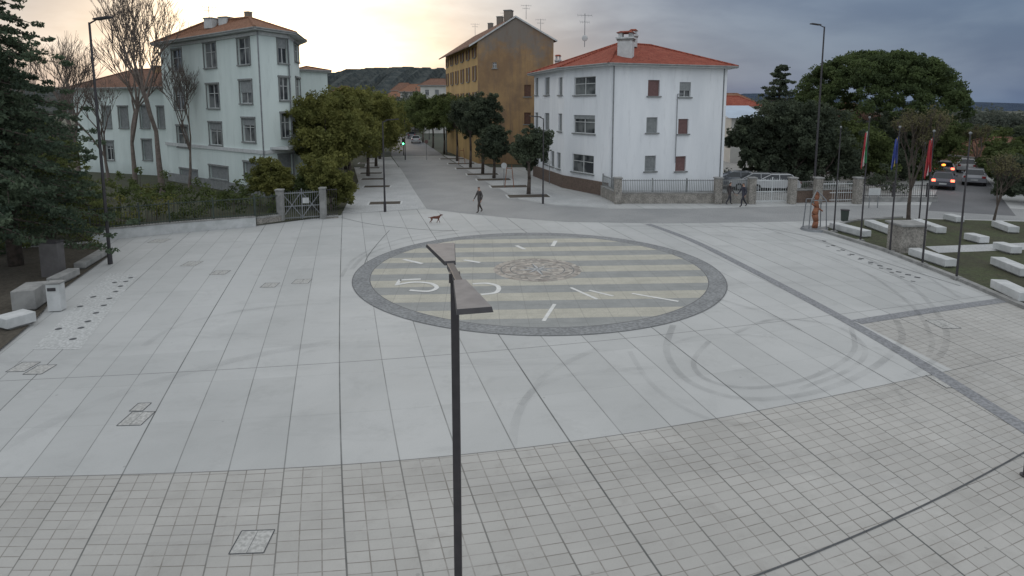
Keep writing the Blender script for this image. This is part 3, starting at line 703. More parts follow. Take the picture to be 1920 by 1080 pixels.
def house(name,u0,u1,vb,ve,wall,roof,depth=10,rh=1.8,wins=True):
    g=grp(name); a=G(u0,vb);b=G(u1,vb); c=b+Vector((0,depth,0));d_=a+Vector((0,depth,0)); ze=ZAT(a,ve); cen=(a+c)/2; L=(b-a).length; w=[]
    if wins:
        z=1.0
        while z+1.5<ze:
            x=1.2
            while x+1.2<L: w.append((x,x+1.0,z,z+1.4,'b' if rng.random()<.6 else 'g')); x+=2.6
            z+=3.0
    facade(g,'front_wall',a,b,0,ze,w,wall,cen); facade(g,'side_wall',b,c,0,ze,[],wall,cen); facade(g,'side_wall_2',a,d_,0,ze,[],wall,cen); facade(g,'rear_wall',c,d_,0,ze,[],wall,cen)
    hiproof(g,[a,b,c,d_],ze,[a.lerp(b,.25)+Vector((0,depth/2,ze+rh)),a.lerp(b,.75)+Vector((0,depth/2,ze+rh))],[0,1,1,0],roof,.6)
    return g
M_pal=mat('pale_far_plaster',(.58,.57,.53),(.5,.49,.46),.5)
M_tan=mat('tan_far_plaster',(.30,.22,.165),(.25,.18,.135),.5)
house('distant_house',752,800,243,172,M_pal,M_roofo,14,2.5); house('distant_house',790,842,250,160,M_pal,M_roofb,14,2)
house('distant_house',720,757,236,184,M_pal,M_roofo,14,2.5); house('distant_house',622,648,262,178,M_pal,M_roofb,12,2); house('distant_house',735,770,228,170,M_tan,M_roofb,20,4)
house('distant_house',1368,1420,290,200,M_white,M_roofr,12,1.6); house('distant_house',1360,1410,262,192,M_pal,M_roofo,12,2)
house('brown_house',1575,1650,312,226,M_tan,M_roofb,9,2.0); house('distant_house',1880,1990,330,300,M_tan,M_roofb,10,2.0)
mb=MB(); q=G(1368,305);q2=G(1425,305); z1=ZAT(q,222); mb.obox((q+q2)/2+Vector((0,3,z1/2)),(q2-q)/2,(0,3,0),(0,0,z1/2),M_pal)
mb.poly([up(q+Vector((-.5,-.5,0)),z1+.05),up(q2+Vector((.5,-.5,0)),z1+.05),up(q2+Vector((.5,6,0)),z1+1.6),up(q+Vector((-.5,6,0)),z1+1.6)],mat('blue_grey_roof',(.42,.5,.6),(.36,.43,.52),.5)); mb.build('shed')

def hill(name,pts,y,c1,c2,bottom=0):  # distance haze is painted in as a bluish tint of the hill colours
    m,t,b=newmat(name); p=t.pos(); c=t.mix(t.ramp(t.noise(p,.05,8,.8),.42,.58),c1,c2); t.put(b.inputs['Base Color'],c); b.inputs['Roughness'].default_value=1; b.inputs['Specular IOR Level'].default_value=0
    t.l.new(t.bump(t.noise(p,.06,6,.8),1.0,12),b.inputs['Normal'])
    mb=MB(); P=smooth_line([toplane(y,u,v) for u,v in pts],24)
    top=[p+Vector((0,rng.random()*30,(rng.random()-.5)*y*.005)) for p in P]
    for i in range(len(P)-1):
        a,b_=top[i],top[i+1]
        for k in range(4):
            f0=k/4;f1=(k+1)/4
            A0=Vector((a.x,a.y-(1-f0)*y*.35,a.z*math.sin(f0*1.57)+bottom));B0=Vector((b_.x,b_.y-(1-f0)*y*.35,b_.z*math.sin(f0*1.57)+bottom))
            A1=Vector((a.x,a.y-(1-f1)*y*.35,a.z*math.sin(f1*1.57)+bottom));B1=Vector((b_.x,b_.y-(1-f1)*y*.35,b_.z*math.sin(f1*1.57)+bottom))
            mb.poly([A0,B0,B1,A1],m)
    mb.build(name)
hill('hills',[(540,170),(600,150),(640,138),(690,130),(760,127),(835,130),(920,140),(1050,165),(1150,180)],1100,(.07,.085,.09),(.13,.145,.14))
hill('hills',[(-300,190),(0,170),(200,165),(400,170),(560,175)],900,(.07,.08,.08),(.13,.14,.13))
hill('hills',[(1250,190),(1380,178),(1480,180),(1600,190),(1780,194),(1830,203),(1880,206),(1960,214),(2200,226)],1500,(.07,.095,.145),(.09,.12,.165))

# ---------------- street lamps ----------------
sl_=grp('street_lamp'); mb=MB(); PX,PY=-.72,7.48; zl=4.94
mb.obox((PX,PY,2.45),(.05,0,0),(0,.05,0),(0,0,2.45),M_dark); mb.box((PX,PY,.02),(.4,.4,.03),M_dark)
mb.build('pole',sl_,bevel=.008)
dr=(Vector((-.34,5.86,0))-Vector((-1.09,9.1,0))).normalized(); pr=Vector((-dr.y,dr.x,0)); c0=Vector((PX,PY,zl))
mb=MB(); mb.obox(c0+Vector((0,0,-.02)),dr*.42,pr*.045,(0,0,.04),M_dark); mb.box((PX,PY,zl-.06),(.13,.13,.12),M_dark); mb.build('arm',sl_,bevel=.006)
def head(s_,off,L,w0,w1,zz_):
    mb=MB(); a=c0+dr*s_*off; b=c0+dr*s_*(off+L); T=[a+pr*w0,b+pr*w1,b-pr*w1,a-pr*w0]; t=.035
    up_=[Vector((p.x,p.y,zz_+t)) for p in T]; dn=[Vector((p.x,p.y,zz_-t*.4)) for p in T]; c=sum(up_,Vector())/4; up_=[c+(p-c)*.94 for p in up_]
    mb.poly(up_,M_lampgrey); mb.poly(dn[::-1],M_lampgrey)
    for i in range(4): mb.poly([dn[i],dn[(i+1)%4],up_[(i+1)%4],up_[i]],M_dark)
    mb.build('lamp_head',sl_)
head(1,.42,1.12,.075,.19,zl); head(-1,.42,1.15,.075,.22,zl)
def tall_lamp(u,v,vtop,side,armlen,name='street_lamp',r=.075,fwd=-.3):
    g=grp(name); p=G(u,v); zt=ZAT(p,vtop); mb=MB(); mb.tube(p,(p.x,p.y,zt),r,r*.6,M_dark,8); mb.tube(p,(p.x,p.y,.7),r*1.35,r*1.3,M_dark,8); mb.build('pole',g)
    mb=MB(); e=Vector((p.x+side*armlen,p.y+fwd*armlen,zt+.12)); mb.tube((p.x,p.y,zt-.05),e,.035,.03,M_dark,6)
    d=Vector((side,fwd,.08)).normalized(); n=Vector((-d.y,d.x,0)); mb.obox(e+d*.3,d*.4,n*.15,(0,0,.035),M_dark); mb.build('lamp_head',g)
tall_lamp(207,495,42,1,.45); tall_lamp(1525,372,50,-1,.5,r=.09); tall_lamp(722,397,228,1,.4,r=.07); tall_lamp(1018,382,222,-1,.3,r=.06)
for (u,v,t) in ((838,290,180),(760,300,222),(805,262,205)): tall_lamp(u,v,t,-1,.3,r=.06)
g=grp('bollard'); p=G(1924,893); mb=MB(); mb.tube(p,(p.x,p.y,.62),.055,.05,M_dark,12); mb.ell((p.x,p.y,.62),(.055,.055,.035),M_dark,12,6); mb.tube(p,(p.x,p.y,.03),.1,.1,M_dark,12); mb.build('post',g)

# ---------------- flags ----------------
Mf={k:mat('flag_'+k,c,tuple(x*.75 for x in c),3) for k,c in dict(green=(.04,.24,.09),white=(.65,.65,.62),red=(.42,.04,.05),blue=(.05,.08,.32),yellow=(.55,.42,.08)).items()}
def flagpole(u,v,vt,cols=None,fv=(258,302)):
    g=grp('flagpole'); p=G(u,v); z=ZAT(p,vt); mb=MB(); mb.tube(p,(p.x,p.y,z),.045,.026,M_dark,8); mb.ell((p.x,p.y,z+.05),(.06,.06,.06),M_steel,8,5); mb.box((p.x,p.y,.07),(.3,.3,.14),M_concd); mb.build('pole',g)
    if cols:
        mb=MB(); z1=ZAT(p,fv[0]);z0=ZAT(p,fv[1]); n=15; W=.26; rows=8
        def pt(i,j):
            s=i/n; zz_=z1+(z0-z1)*j/rows-.25*s*(j/rows); k=.45+.55*j/rows
            return Vector((p.x-.05-W*s*k,p.y+.09*math.sin(s*14+j*.5)*k-.04,zz_-.12*s))
        for i in range(n):
            c=cols[min(len(cols)-1,int(i/n*len(cols)))]
            for j in range(rows): mb.poly([pt(i,j),pt(i+1,j),pt(i+1,j+1),pt(i,j+1)],Mf[c])
        mb.build('flag',g,True)
flagpole(1563,437,240); flagpole(1613,454,222,['green','white','red'],(245,304)); flagpole(1668,474,240,['blue','blue','yellow','blue','blue'],(256,304)); flagpole(1729,498,248,['red','red','white','red','red'],(258,320)); flagpole(1793,524,252)
flagpole(1723,414,270)

# ---------------- walls and fences ----------------
def fence(name,pts,zw,zt,wallm,railm,step=.13,pw=.3,posts=2.5,rr=.012):
    g=grp(name); mb=MB(); mr=MB(); P=[G(*p) for p in pts]
    for a,b in zip(P[:-1],P[1:]):
        d=b-a;L=d.length;d.normalize();n=Vector((-d.y,d.x,0))
        if zw>0: mb.obox((a+b)/2+Vector((0,0,zw/2)),d*L/2,n*pw/2,(0,0,zw/2),wallm); mb.obox((a+b)/2+Vector((0,0,zw+.03)),d*(L/2),n*(pw/2+.03),(0,0,.03),M_concd)
        k=0
        while k*step<L:
            q=a+d*k*step; mr.tube(q+Vector((0,0,zw+.05)),q+Vector((0,0,zt)),rr,rr,railm,4,False); k+=1
        for zz_ in (zw+.15,zt-.08): mr.obox((a+b)/2+Vector((0,0,zz_)),d*L/2,n*.02,(0,0,.022),railm)
        k=0
        while k*posts<=L:
            q=a+d*k*posts; mr.obox(q+Vector((0,0,(zt+.1)/2)),d*.04,n*.04,(0,0,(zt+.1)/2),railm); k+=1
    if zw>0: mb.build('low_wall',g)
    mr.build('railing',g)
M_wrail=mat('white_railing',(.6,.62,.62),(.5,.52,.52),4)
M_grail=mat('green_railing',(.05,.065,.055),(.035,.048,.04),4)
fence('garden_fence',[(1158,381),(1408,381)],.75,1.75,M_stone,M_trim,.13,.35,2.5,.022)
fence('garden_fence',[(1482,380),(1560,378),(1606,377)],.9,1.6,M_brick,M_concd,.14,.3,2)
fence('railing_fence',[(1610,378),(1755,378)],.3,1.3,M_concd,M_dark,.16)
fence('garden_fence',[(1130,368),(1158,381)],.8,1.7,M_stone,M_trim,.13,.35)
def pillar(u,v,w,h,m,name='stone_pillar'):
    g=grp(name); p=G(u,v); mb=MB(); mb.box((p.x,p.y,h/2),(w,w,h),m); mb.box((p.x,p.y,h+.05),(w*1.2,w*1.2,.1),M_concd); mb.build('pillar',g,bevel=.02)
for u in (1158,1345,1408,1484,1532,1606): pillar(u,382,.5,1.85,M_stone)
def gate(name,p0,p1,h,m,bars=14,xbr=False):
    g=grp(name); a=G(*p0);b=G(*p1); d=b-a;L=d.length;d.normalize();n=Vector((-d.y,d.x,0)); mb=MB()
    for zz_ in (.15,h*.5,h-.05): mb.obox((a+b)/2+Vector((0,0,zz_)),d*(L/2-.04),n*.02,(0,0,.03),m)
    for k in range(bars+1): 
        q=a+d*(L*k/bars); r=.045 if k in(0,bars//2,bars) else .016; mb.tube(q+Vector((0,0,.02)),q+Vector((0,0,h+(.2 if r>.03 else .1*math.sin(3.14*k/bars)))),r,r,m,6)
    if xbr:
        for s_ in (0,1):
            q0=a+d*(L*.5*s_);q1=a+d*(L*.5*(s_+1)); mb.tube(q0+Vector((0,0,.15)),q1+Vector((0,0,h)),.03,.03,m,5); mb.tube(q1+Vector((0,0,.15)),q0+Vector((0,0,h)),.03,.03,m,5)
    mb.build('gate_leaves',g); return g,a,b,n
gate('white_gate',(1412,381),(1480,380),1.7,M_wrail,16)
gate('white_gate',(1534,379),(1602,378),1.4,M_wrail,16)
gg,a,b,n=gate('metal_gate',(530,414),(604,409),1.75,M_steel,18,True)
mb=MB(); q=a.lerp(b,.6)+Vector((0,-.06,1.2)); mb.box(q,(.45,.02,.35),M_conc); mb.build('notice',gg)
fence('garden_fence',[(172,452),(320,437),(480,424)],.55,1.75,M_conc,M_grail,.14,.25,2.2)
fence('railing_fence',[(480,422),(530,415)],.4,1.7,M_stone,M_grail,.13)
fence('railing_fence',[(604,410),(634,408)],.1,1.9,M_stone,M_dark,.13)
pillar(527,415,.4,1.9,M_concd); pillar(607,410,.35,1.9,M_concd)
pillar(1697,472,1.15,1.35,M_stone,'stone_block')
g=grp('notice_sign'); p=G(1637,390); mb=MB(); 
for s_ in(-.3,.3): mb.tube((p.x+s_,p.y,0),(p.x+s_,p.y,1.3),.03,.03,M_steel,6)
mb.box((p.x,p.y-.04,1.15),(.8,.03,.5),M_conc); mb.build('panel',g)

def bench(u0,v0,u1,v1,w=.55,h=.45,m=None,name='stone_bench'):
    g=grp(name); a=G(u0,v0);b=G(u1,v1); d=b-a;L=d.length;d.normalize();n=Vector((-d.y,d.x,0)); mb=MB()
    mb.obox((a+b)/2+Vector((0,0,.06)),d*(L/2-.12),n*(w/2-.08),(0,0,.06),M_concd); mb.obox((a+b)/2+Vector((0,0,.12+(h-.12)/2)),d*L/2,n*w/2,(0,0,(h-.12)/2),m or M_conc); mb.build('seat_block',g,bevel=.025)
for q in [(1562,431,1625,448),(1628,426,1676,444),(1716,424,1764,441),(1712,482,1782,505),(1815,452,1845,460),(1870,470,1905,480),(1868,428,1900,440),(1868,500,1925,524),(1870,545,1925,572),(1775,414,1800,420)]: bench(*q)
bench(2,622,58,606,.7,.45); bench(100,540,140,520,.45,.4,M_concd); bench(150,508,200,478,.45,.35,M_concd); bench(46,588,74,568,.7,.8,M_concd,'stone_block')
g=grp('litter_bin'); p=G(108,582); mb=MB(); mb.box((p.x,p.y,.5),(.42,.35,.95),M_conc,R(10)); mb.box((p.x,p.y,1.0),(.48,.4,.06),M_concd,R(10)); mb.box((p.x,p.y-.19,.8),(.26,.02,.12),M_dark,R(10)); mb.build('bin_body',g,bevel=.02)
g=grp('utility_cabinet'); p=G(102,520); mb=MB(); mb.box((p.x,p.y,.75),(.75,.4,1.45),mat('cabinet_grey',(.11,.105,.105),(.085,.08,.08),3)); mb.box((p.x,p.y,1.52),(.8,.45,.06),M_dark); mb.box((p.x,p.y,.03),(.8,.45,.06),M_concd); mb.build('cabinet',g,bevel=.01)
g=grp('litter_bin'); p=G(1583,417); mb=MB(); mb.tube((p.x,p.y,.1),(p.x,p.y,.75),.2,.24,M_grail,12); mb.tube((p.x,p.y,0),(p.x,p.y,.1),.1,.1,M_dark,8); mb.tube((p.x,p.y,.75),(p.x,p.y,.8),.26,.26,M_dark,12); mb.build('bin_body',g)
g=grp('wooden_sculpture'); p=G(1527,431); M_wood=mat('orange_wood',(.30,.12,.06),(.2,.08,.045),4,.7); mb=MB()
mb.tube((p.x,p.y,0),(p.x,p.y,.12),.75,.7,M_steel,20)
for s_ in (-1,1):
    for t_ in (-1,1): mb.tube((p.x+s_*.5,p.y+t_*.35,.1),(p.x+s_*.42,p.y+t_*.3,1.75),.03,.03,M_steel,6)
for t_ in(-1,1): mb.tube((p.x-.42,p.y+t_*.3,1.75),(p.x+.42,p.y+t_*.3,1.75),.03,.03,M_steel,6)
for s_ in(-1,1): mb.tube((p.x+s_*.42,p.y-.3,1.75),(p.x,p.y,2.3),.03,.03,M_steel,6)
mb.build('frame',g)
mb=MB(); pts=[(0,.12,.16),(.06,.5,.14),(-.04,.9,.18),(.05,1.3,.13),(0,1.7,.1),(.05,2.0,.12),(.0,2.2,.05)]
for a,b in zip(pts[:-1],pts[1:]): mb.tube((p.x+a[0],p.y,a[1]),(p.x+b[0],p.y,b[1]),a[2],b[2],M_wood,10)
mb.tube((p.x,p.y,1.35),(p.x+.35,p.y-.1,1.1),.06,.04,M_wood,7); mb.tube((p.x,p.y,1.35),(p.x-.33,p.y-.1,1.55),.06,.04,M_wood,7); mb.build('figure',g,True)

# ---------------- cars ----------------
M_tyre=mat('tyre_rubber',(.02,.02,.02),(.015,.015,.015),5); M_cg=mat('car_glass',(.03,.035,.04),(.02,.025,.03),2,.08)
M_tail=mat('tail_lamp',(.3,.01,.01),(.25,.01,.01),2,.3); M_tailon=emis('tail_lamp_lit',(1,.12,.06),6); M_headon=emis('lamp_lit',(1,.85,.6),4); M_amber=emis('amber_lamp_lit',(1,.3,.04),3.0)
paints={}
def car(p,hd,col,lit=False,name='parked_car',s=1.0,front=False):
    g=grp(name); key=col
    if key not in paints:
        m,t,b=newmat('car_paint'); b.inputs['Base Color'].default_value=(*col,1); b.inputs['Roughness'].default_value=.35; b.inputs['Coat Weight'].default_value=.5; paints[key]=m
    Pt=paints[key]; mb=MB()
    prof=[(-2.05,.35),(-2.1,.75),(-1.95,.98),(-1.1,1.02),(.95,1.0),(1.75,.85),(2.05,.68),(2.1,.35)]
    def cs(y,k): return [Vector((x,y,.3+(z-.3)*k if z>.4 else z)) for x,z in prof]
    secs=[cs(y,k) for y,k in ((-.86,.93),(-.76,1.0),(.76,1.0),(.86,.93))]
    for A_,B_ in zip(secs[:-1],secs[1:]):
        for i in range(len(prof)-1): mb.poly([A_[i],A_[i+1],B_[i+1],B_[i]],Pt)
        mb.poly([A_[0],A_[-1],B_[-1],B_[0]],M_dark)
    mb.poly(secs[0],Pt); mb.poly(secs[-1][::-1],Pt)
    def q(x,y,z): return Vector((x,y,z))
    b0,b1,t0,t1=-1.85,1.05,-1.4,.2; yb,yt=.74,.58
    mb.poly([q(b0,-yb,.99),q(b1,-yb,.99),q(t1,-yt,1.42),q(t0,-yt,1.42)],M_cg); mb.poly([q(b0,yb,.99),q(b1,yb,.99),q(t1,yt,1.42),q(t0,yt,1.42)],M_cg)
    mb.poly([q(b1,-yb,.99),q(b1,yb,.99),q(t1,yt,1.42),q(t1,-yt,1.42)],M_cg); mb.poly([q(b0,-yb,.99),q(b0,yb,.99),q(t0,yt,1.42),q(t0,-yt,1.42)],M_cg)
    mb.obox(q((t0+t1)/2,0,1.445),(.8,0,0),(0,yt,0),(0,0,.03),Pt,.93)
    for y in(-1,1):
        for xa,xb in ((b0,t0),(b1,t1),(-.45,-.45)): mb.tube(q(xa,y*yb,.99),q(xb,y*yt,1.43),.04,.035,Pt,5)
        mb.obox(q(.75,y*.93,1.02),(.08,0,0),(0,.08,0),(0,0,.06),Pt)
        for x in(-1.3,1.3): mb.tube(q(x,y*.68,.32),q(x,y*.88,.32),.32,.32,M_tyre,16); mb.tube(q(x,y*.87,.32),q(x,y*.9,.32),.19,.17,M_steel,10)
        mb.obox(q(-2.07,y*.66,.82),(.04,0,0),(0,.13,0),(0,0,.09),M_tailon if lit else M_tail); mb.obox(q(2.0,y*.62,.68),(.06,0,0),(0,.16,0),(0,0,.07),M_headon if front else M_conc)
    mb.obox(q(-2.1,0,.55),(.02,0,0),(0,.26,0),(0,0,.06),M_conc)
    o=mb.build('body',g); g.location=(p[0],p[1],0.01); g.rotation_euler=(0,0,hd); g.scale=(s,s,s); return g
hs=R(90+9)
for (u,v,c,lit) in [(780,268,(.35,.36,.37),False),(772,259,(.08,.08,.09),False),(765,252,(.4,.4,.4),False),(760,247,(.2,.03,.03),True),(741,244,(.1,.1,.12),False),(756,243,(.15,.15,.17),True),(752,240,(.3,.3,.32),False)]:
    p=G(u,v); car(p,hs,c,lit)
for (u,v,c) in [(1412,356,(.3,.31,.32)),(1375,352,(.12,.13,.15)),(1446,358,(.45,.46,.47))]: car(G(u,v),R(170),c)
for (u,v,c,lit,nm) in [(1767,352,(.08,.08,.1),True,'car'),(1770,328,(.35,.36,.37),True,'car'),(1778,296,(.2,.2,.2),True,'car'),(1786,272,(.1,.1,.1),True,'car'),(1826,345,(.25,.26,.28),False,'parked_car'),(1812,322,(.5,.5,.5),False,'parked_car'),(1803,305,(.35,.35,.36),False,'parked_car'),(1797,290,(.1,.1,.12),False,'parked_car')]:
    p=G(u,v); car(p,math.atan2(p.y,p.x),c,lit,nm)
g=grp('amber_beacon_post'); p=G(1765,342); mb=MB(); zt=ZAT(p,309); mb.tube(p,(p.x,p.y,zt),.05,.04,M_dark,6); mb.box((p.x,p.y,zt),(.5,.15,.3),M_dark); mb.ell((p.x,p.y-.1,zt),(.2,.06,.1),M_amber,10,6); mb.build('post',g)
g=grp('traffic_light'); p=G(757,292); mb=MB(); zt=ZAT(p,262); mb.tube(p,(p.x,p.y,zt),.06,.06,M_dark,8); zc=ZAT(p,269); mb.box((p.x,p.y-.08,zc+.25),(.34,.25,.95),M_dark)
for k,mt in enumerate((emis('green_lamp',(.1,1,.35),8),M_dark,M_dark)): 
    mb.tube((p.x,p.y-.2,zc-.02+.28*k),(p.x,p.y-.24,zc-.02+.28*k),.12,.12,mt,12)
mb.build('signal',g)
def sign(u,v,vt,w=.5,m=None):
    g=grp('traffic_sign'); p=G(u,v); zt=ZAT(p,vt); mb=MB(); mb.tube(p,(p.x,p.y,zt),.03,.03,M_steel,6); mb.tube((p.x,p.y-.04,zt-w/2),(p.x,p.y-.06,zt-w/2),w/2,w/2,m or M_conc,16); mb.build('sign',g)
sign(945,352,305,.5); sign(1030,345,300,.4); sign(800,300,262,.5,M_red)

# ---------------- people and dog ----------------
M_skin=mat('skin',(.42,.25,.18),(.38,.22,.16),8,.6); M_hair=mat('hair',(.04,.025,.018),(.03,.02,.015),20)
def skinned(name,nodes,edges,parent,matfn,mats,root=0,sub=2):
    me=bpy.data.meshes.new(name); me.from_pydata([n[:3] for n in nodes],edges,[]); o=bpy.data.objects.new(name,me); scene.collection.objects.link(o)
    sk_=o.modifiers.new('s','SKIN'); me.skin_vertices[0].data
    for i,n in enumerate(nodes): 
        rr=n[3]; ry=n[4] if len(n)>4 else rr; me.skin_vertices[0].data[i].radius=(rr,ry); me.skin_vertices[0].data[i].use_root=(i==root)
    o.modifiers.new('u','SUBSURF').levels=sub; sk_.use_smooth_shade=True
    dg=bpy.context.evaluated_depsgraph_get(); m2=bpy.data.meshes.new_from_object(o.evaluated_get(dg)); o.modifiers.clear(); o.data=m2
    m2.materials.clear()
    for m in mats: m2.materials.append(m)
    for p in m2.polygons: p.material_index=matfn(p.center); p.use_smooth=True
    o.parent=parent; return o
def person(p,hd,coat,trous,stride=.28,arm=.18,hgt=1.75,name='pedestrian'):
    g=grp(name); mc=mat('coat',coat,tuple(x*.7 for x in coat),8); mt=mat('trousers',trous,tuple(x*.7 for x in trous),8)
    N=[(0,0,.95,.15,.12),(0,0,1.12,.14,.11),(.01,0,1.32,.17,.12),(.01,0,1.46,.13,.09),(.02,0,1.53,.055),(.03,0,1.6,.06),(.035,0,1.67,.085,.095),(.03,0,1.74,.06,.07),
       (0,.10,.88,.10),(stride*.55,.1,.5,.07),(stride*.6,.1,.1,.045),(stride*.6+.14,.1,.035,.04,.03),
       (0,-.10,.88,.10),(-stride*.3,-.1,.5,.07),(-stride*1.1,-.1,.13,.045),(-stride*1.1+.13,-.1,.05,.04,.03),
       (.0,.19,1.43,.06),(-arm*.5,.25,1.15,.05),(-arm*.4+.05,.26,.9,.035),(-arm*.4+.08,.26,.84,.03,.02),
       (.0,-.19,1.43,.06),(arm*.6,-.25,1.16,.05),(arm*1.3+.06,-.24,.93,.035),(arm*1.3+.1,-.24,.87,.03,.02)]
    E=[(0,1),(1,2),(2,3),(3,4),(4,5),(5,6),(6,7),(0,8),(8,9),(9,10),(10,11),(0,12),(12,13),(13,14),(14,15),(3,16),(16,17),(17,18),(18,19),(3,20),(20,21),(21,22),(22,23)]
    def mf(c):
        if c.z>1.69 or (c.z>1.58 and c.x<.0): return 3
        if c.z>1.5: return 2
        if c.z<.09: return 3
        if abs(c.y)>.2 and c.z<.9: return 2
        if c.z>.8: return 0
        return 1
    skinned('body',N,E,g,mf,[mc,mt,M_skin,M_hair])
    mb=MB(); mb.ell((.125,0,1.655),(.02,.012,.025),M_skin,6,4)
    for s_ in(-1,1): mb.ell((.11,s_*.032,1.68),(.012,.014,.01),M_hair,6,4); mb.ell((.03,s_*.09,1.66),(.02,.012,.03),M_skin,6,4)
    mb.ell((.118,0,1.615),(.01,.025,.007),M_red,6,4)
    for hx,hy,hz_ in ((-arm*.4+.09,.26,.84),(arm*1.3+.11,-.24,.87)):
        for k in range(4):
            a=Vector((hx-.02+.02*k,hy,hz_-.03)); b_=a+Vector((.008,0,-.04-.004*(k%3))); mb.tube(a,b_,.009,.008,M_skin,5); mb.tube(b_,b_+Vector((-.008,0,-.032)),.008,.006,M_skin,5)
        mb.tube((hx+.03,hy,hz_),(hx+.055,hy*.97,hz_-.045),.01,.008,M_skin,5)
    mb.build('face_and_fingers',g,True); s=hgt/1.79; g.scale=(s,s,s); g.location=(p[0],p[1],.012); g.rotation_euler=(0,0,hd)
person(G(899,399),R(215),(.07,.062,.06),(.07,.055,.048),.26,.15,1.78)
person(G(1393,388),R(185),(.05,.05,.07),(.04,.04,.05),.3,.2,1.72); person(G(1367,384),R(5),(.07,.06,.06),(.05,.05,.06),.28,.15,1.68)
g=grp('dog'); M_fur=mat('red_brown_fur',(.15,.055,.035),(.095,.035,.022),12); M_furd=mat('dark_fur',(.05,.025,.018),(.04,.02,.015),12)
N=[(0,0,.42,.085,.11),(.16,0,.42,.10,.13),(.3,0,.45,.085,.1),(-.16,0,.43,.075,.09),(-.28,0,.44,.075,.085),
   (.38,0,.54,.055),(.45,0,.61,.06),(.53,0,.6,.042),(.6,0,.585,.026),
   (.27,.07,.34,.045),(.29,.08,.2,.03),(.33,.08,.05,.022),(.37,.08,.015,.022),
   (.25,-.07,.34,.045),(.2,-.08,.2,.03),(.12,-.08,.07,.022),(.15,-.08,.015,.02),
   (-.26,.07,.34,.06),(-.2,.08,.24,.04),(-.32,.08,.14,.025),(-.3,.08,.02,.022),
   (-.28,-.07,.34,.06),(-.27,-.08,.23,.04),(-.4,-.08,.14,.025),(-.42,-.08,.02,.022),
   (-.36,0,.43,.03),(-.45,0,.42,.022),(-.54,0,.46,.012)]
E=[(0,1),(1,2),(0,3),(3,4),(2,5),(5,6),(6,7),(7,8),(2,9),(9,10),(10,11),(11,12),(2,13),(13,14),(14,15),(15,16),(4,17),(17,18),(18,19),(19,20),(4,21),(21,22),(22,23),(23,24),(4,25),(25,26),(26,27)]
skinned('body',N,E,g,lambda c:1 if (c.z<.05 or c.x>.59) else 0,[M_fur,M_furd])
mb=MB()
for s_ in(-1,1): mb.tube((.43,s_*.045,.65),(.42,s_*.075,.58),.028,.012,M_furd,6); mb.ell((.5,s_*.035,.625),(.01,.008,.01),M_furd,6,4)
mb.build('ears_and_eyes',g,True); g.location=G(816,418,.006); g.rotation_euler=(0,0,R(12)); g.scale=(.8,.8,.8)

# ---------------- trees ----------------
conifer('cedar_tree',G(30,500),ZAT(G(30,500),-60),4.4,L_ced,3.0,18,9,60,.15,.22,power=.75,r0=.3)
conifer('cedar_tree',G(-60,520),13,4.5,L_ced,2.2,18,9,50,.15,.25,power=.6)
conifer('cedar_tree',G(95,452),6.0,4.0,L_spray,1.4,9,9,55,.15,.3,power=.5,r0=.2)
conifer('cedar_tree',G(20,430),9.5,4.5,L_ced,2,14,9,50,.17,.25,power=.5)
bare('bare_tree',G(305,362),ZAT(G(305,362),-70),.62,3,.26,7,buds=None,forkz=.22)
bare('bare_tree',G(255,358),ZAT(G(255,358),15),.6,8,.22,6,forkz=.24)
bare('bare_tree',G(150,345),ZAT(G(150,345),60),.7,11,.2,6,forkz=.22)
bare('bare_tree',G(95,345),ZAT(G(95,345),55),.7,15,.2,6,forkz=.22)
bare('bare_tree',G(205,350),ZAT(G(205,350),140),.6,21,.16,6,forkz=.24)
bare('bare_tree',G(355,352),ZAT(G(355,352),110),.6,23,.14,6,forkz=.24)
bare('bare_tree',G(40,340),ZAT(G(40,340),90),.7,25,.2,6,forkz=.22)
hedge('hedge',[(250,418),(400,408),(520,398),(545,396)],2.0,2.2,L_mid,60,.17)
hedge('shrubs',[(150,428),(260,414),(330,405)],2.0,2.4,L_yel,60,.17)
hedge('hedge',[(330,392),(450,384),(560,388),(620,392)],2.3,2.0,L_mid,60,.18)
hedge('shrubs',[(150,380),(250,375),(340,372)],2.6,2.6,L_mid,60,.2,1.6)
hedge('shrubs',[(-60,480),(60,470),(150,455)],1.3,2.4,L_ced,60,.14)
tree('small_tree',G(512,392),ZAT(G(512,392),290),1.6,2.6,L_yel,90,.15,6,.08)
tree('small_tree',G(620,395),ZAT(G(620,395),300),2.0,3.0,L_yel,100,.16,7,.1)
tree('small_tree',G(585,392),ZAT(G(585,392),318),1.3,2.3,L_mid,80,.15,6,.08)
for (u,v,t,cr,m) in [(615,362,176,3.1,L_yel),(655,345,160,3.3,L_yel),(690,330,163,3.4,L_yel),(600,345,190,2.6,L_mid),(705,312,172,3.6,L_yel),(712,298,178,3.8,L_mid),(715,286,184,4.0,L_yel),(717,274,188,4.4,L_mid),(648,318,180,3.6,L_mid),(640,290,186,4,L_mid)]:
    p=G(u,v); tp=ZAT(p,t); tree('street_tree',p,tp,cr,tp*.72,m,95,.24,9,.16)
for (u,v,t,cr) in [(991,364,240,1.75),(926,334,232,1.75),(905,326,176,2.1),(882,314,190,2.3),(857,302,180,2.7),(833,288,176,3.0),(812,277,176,3.2),(793,267,180,3.2),(778,259,184,3.4),(768,253,188,3.6),(760,248,193,3.8)]:
    p=G(u,v); tp=ZAT(p,t); tree('street_tree',p,tp,cr,min(tp*.7,cr*1.9),L_dark if u>870 else L_mid,80,.2 if u>850 else .28,9,.15,.85)
mb=MB()
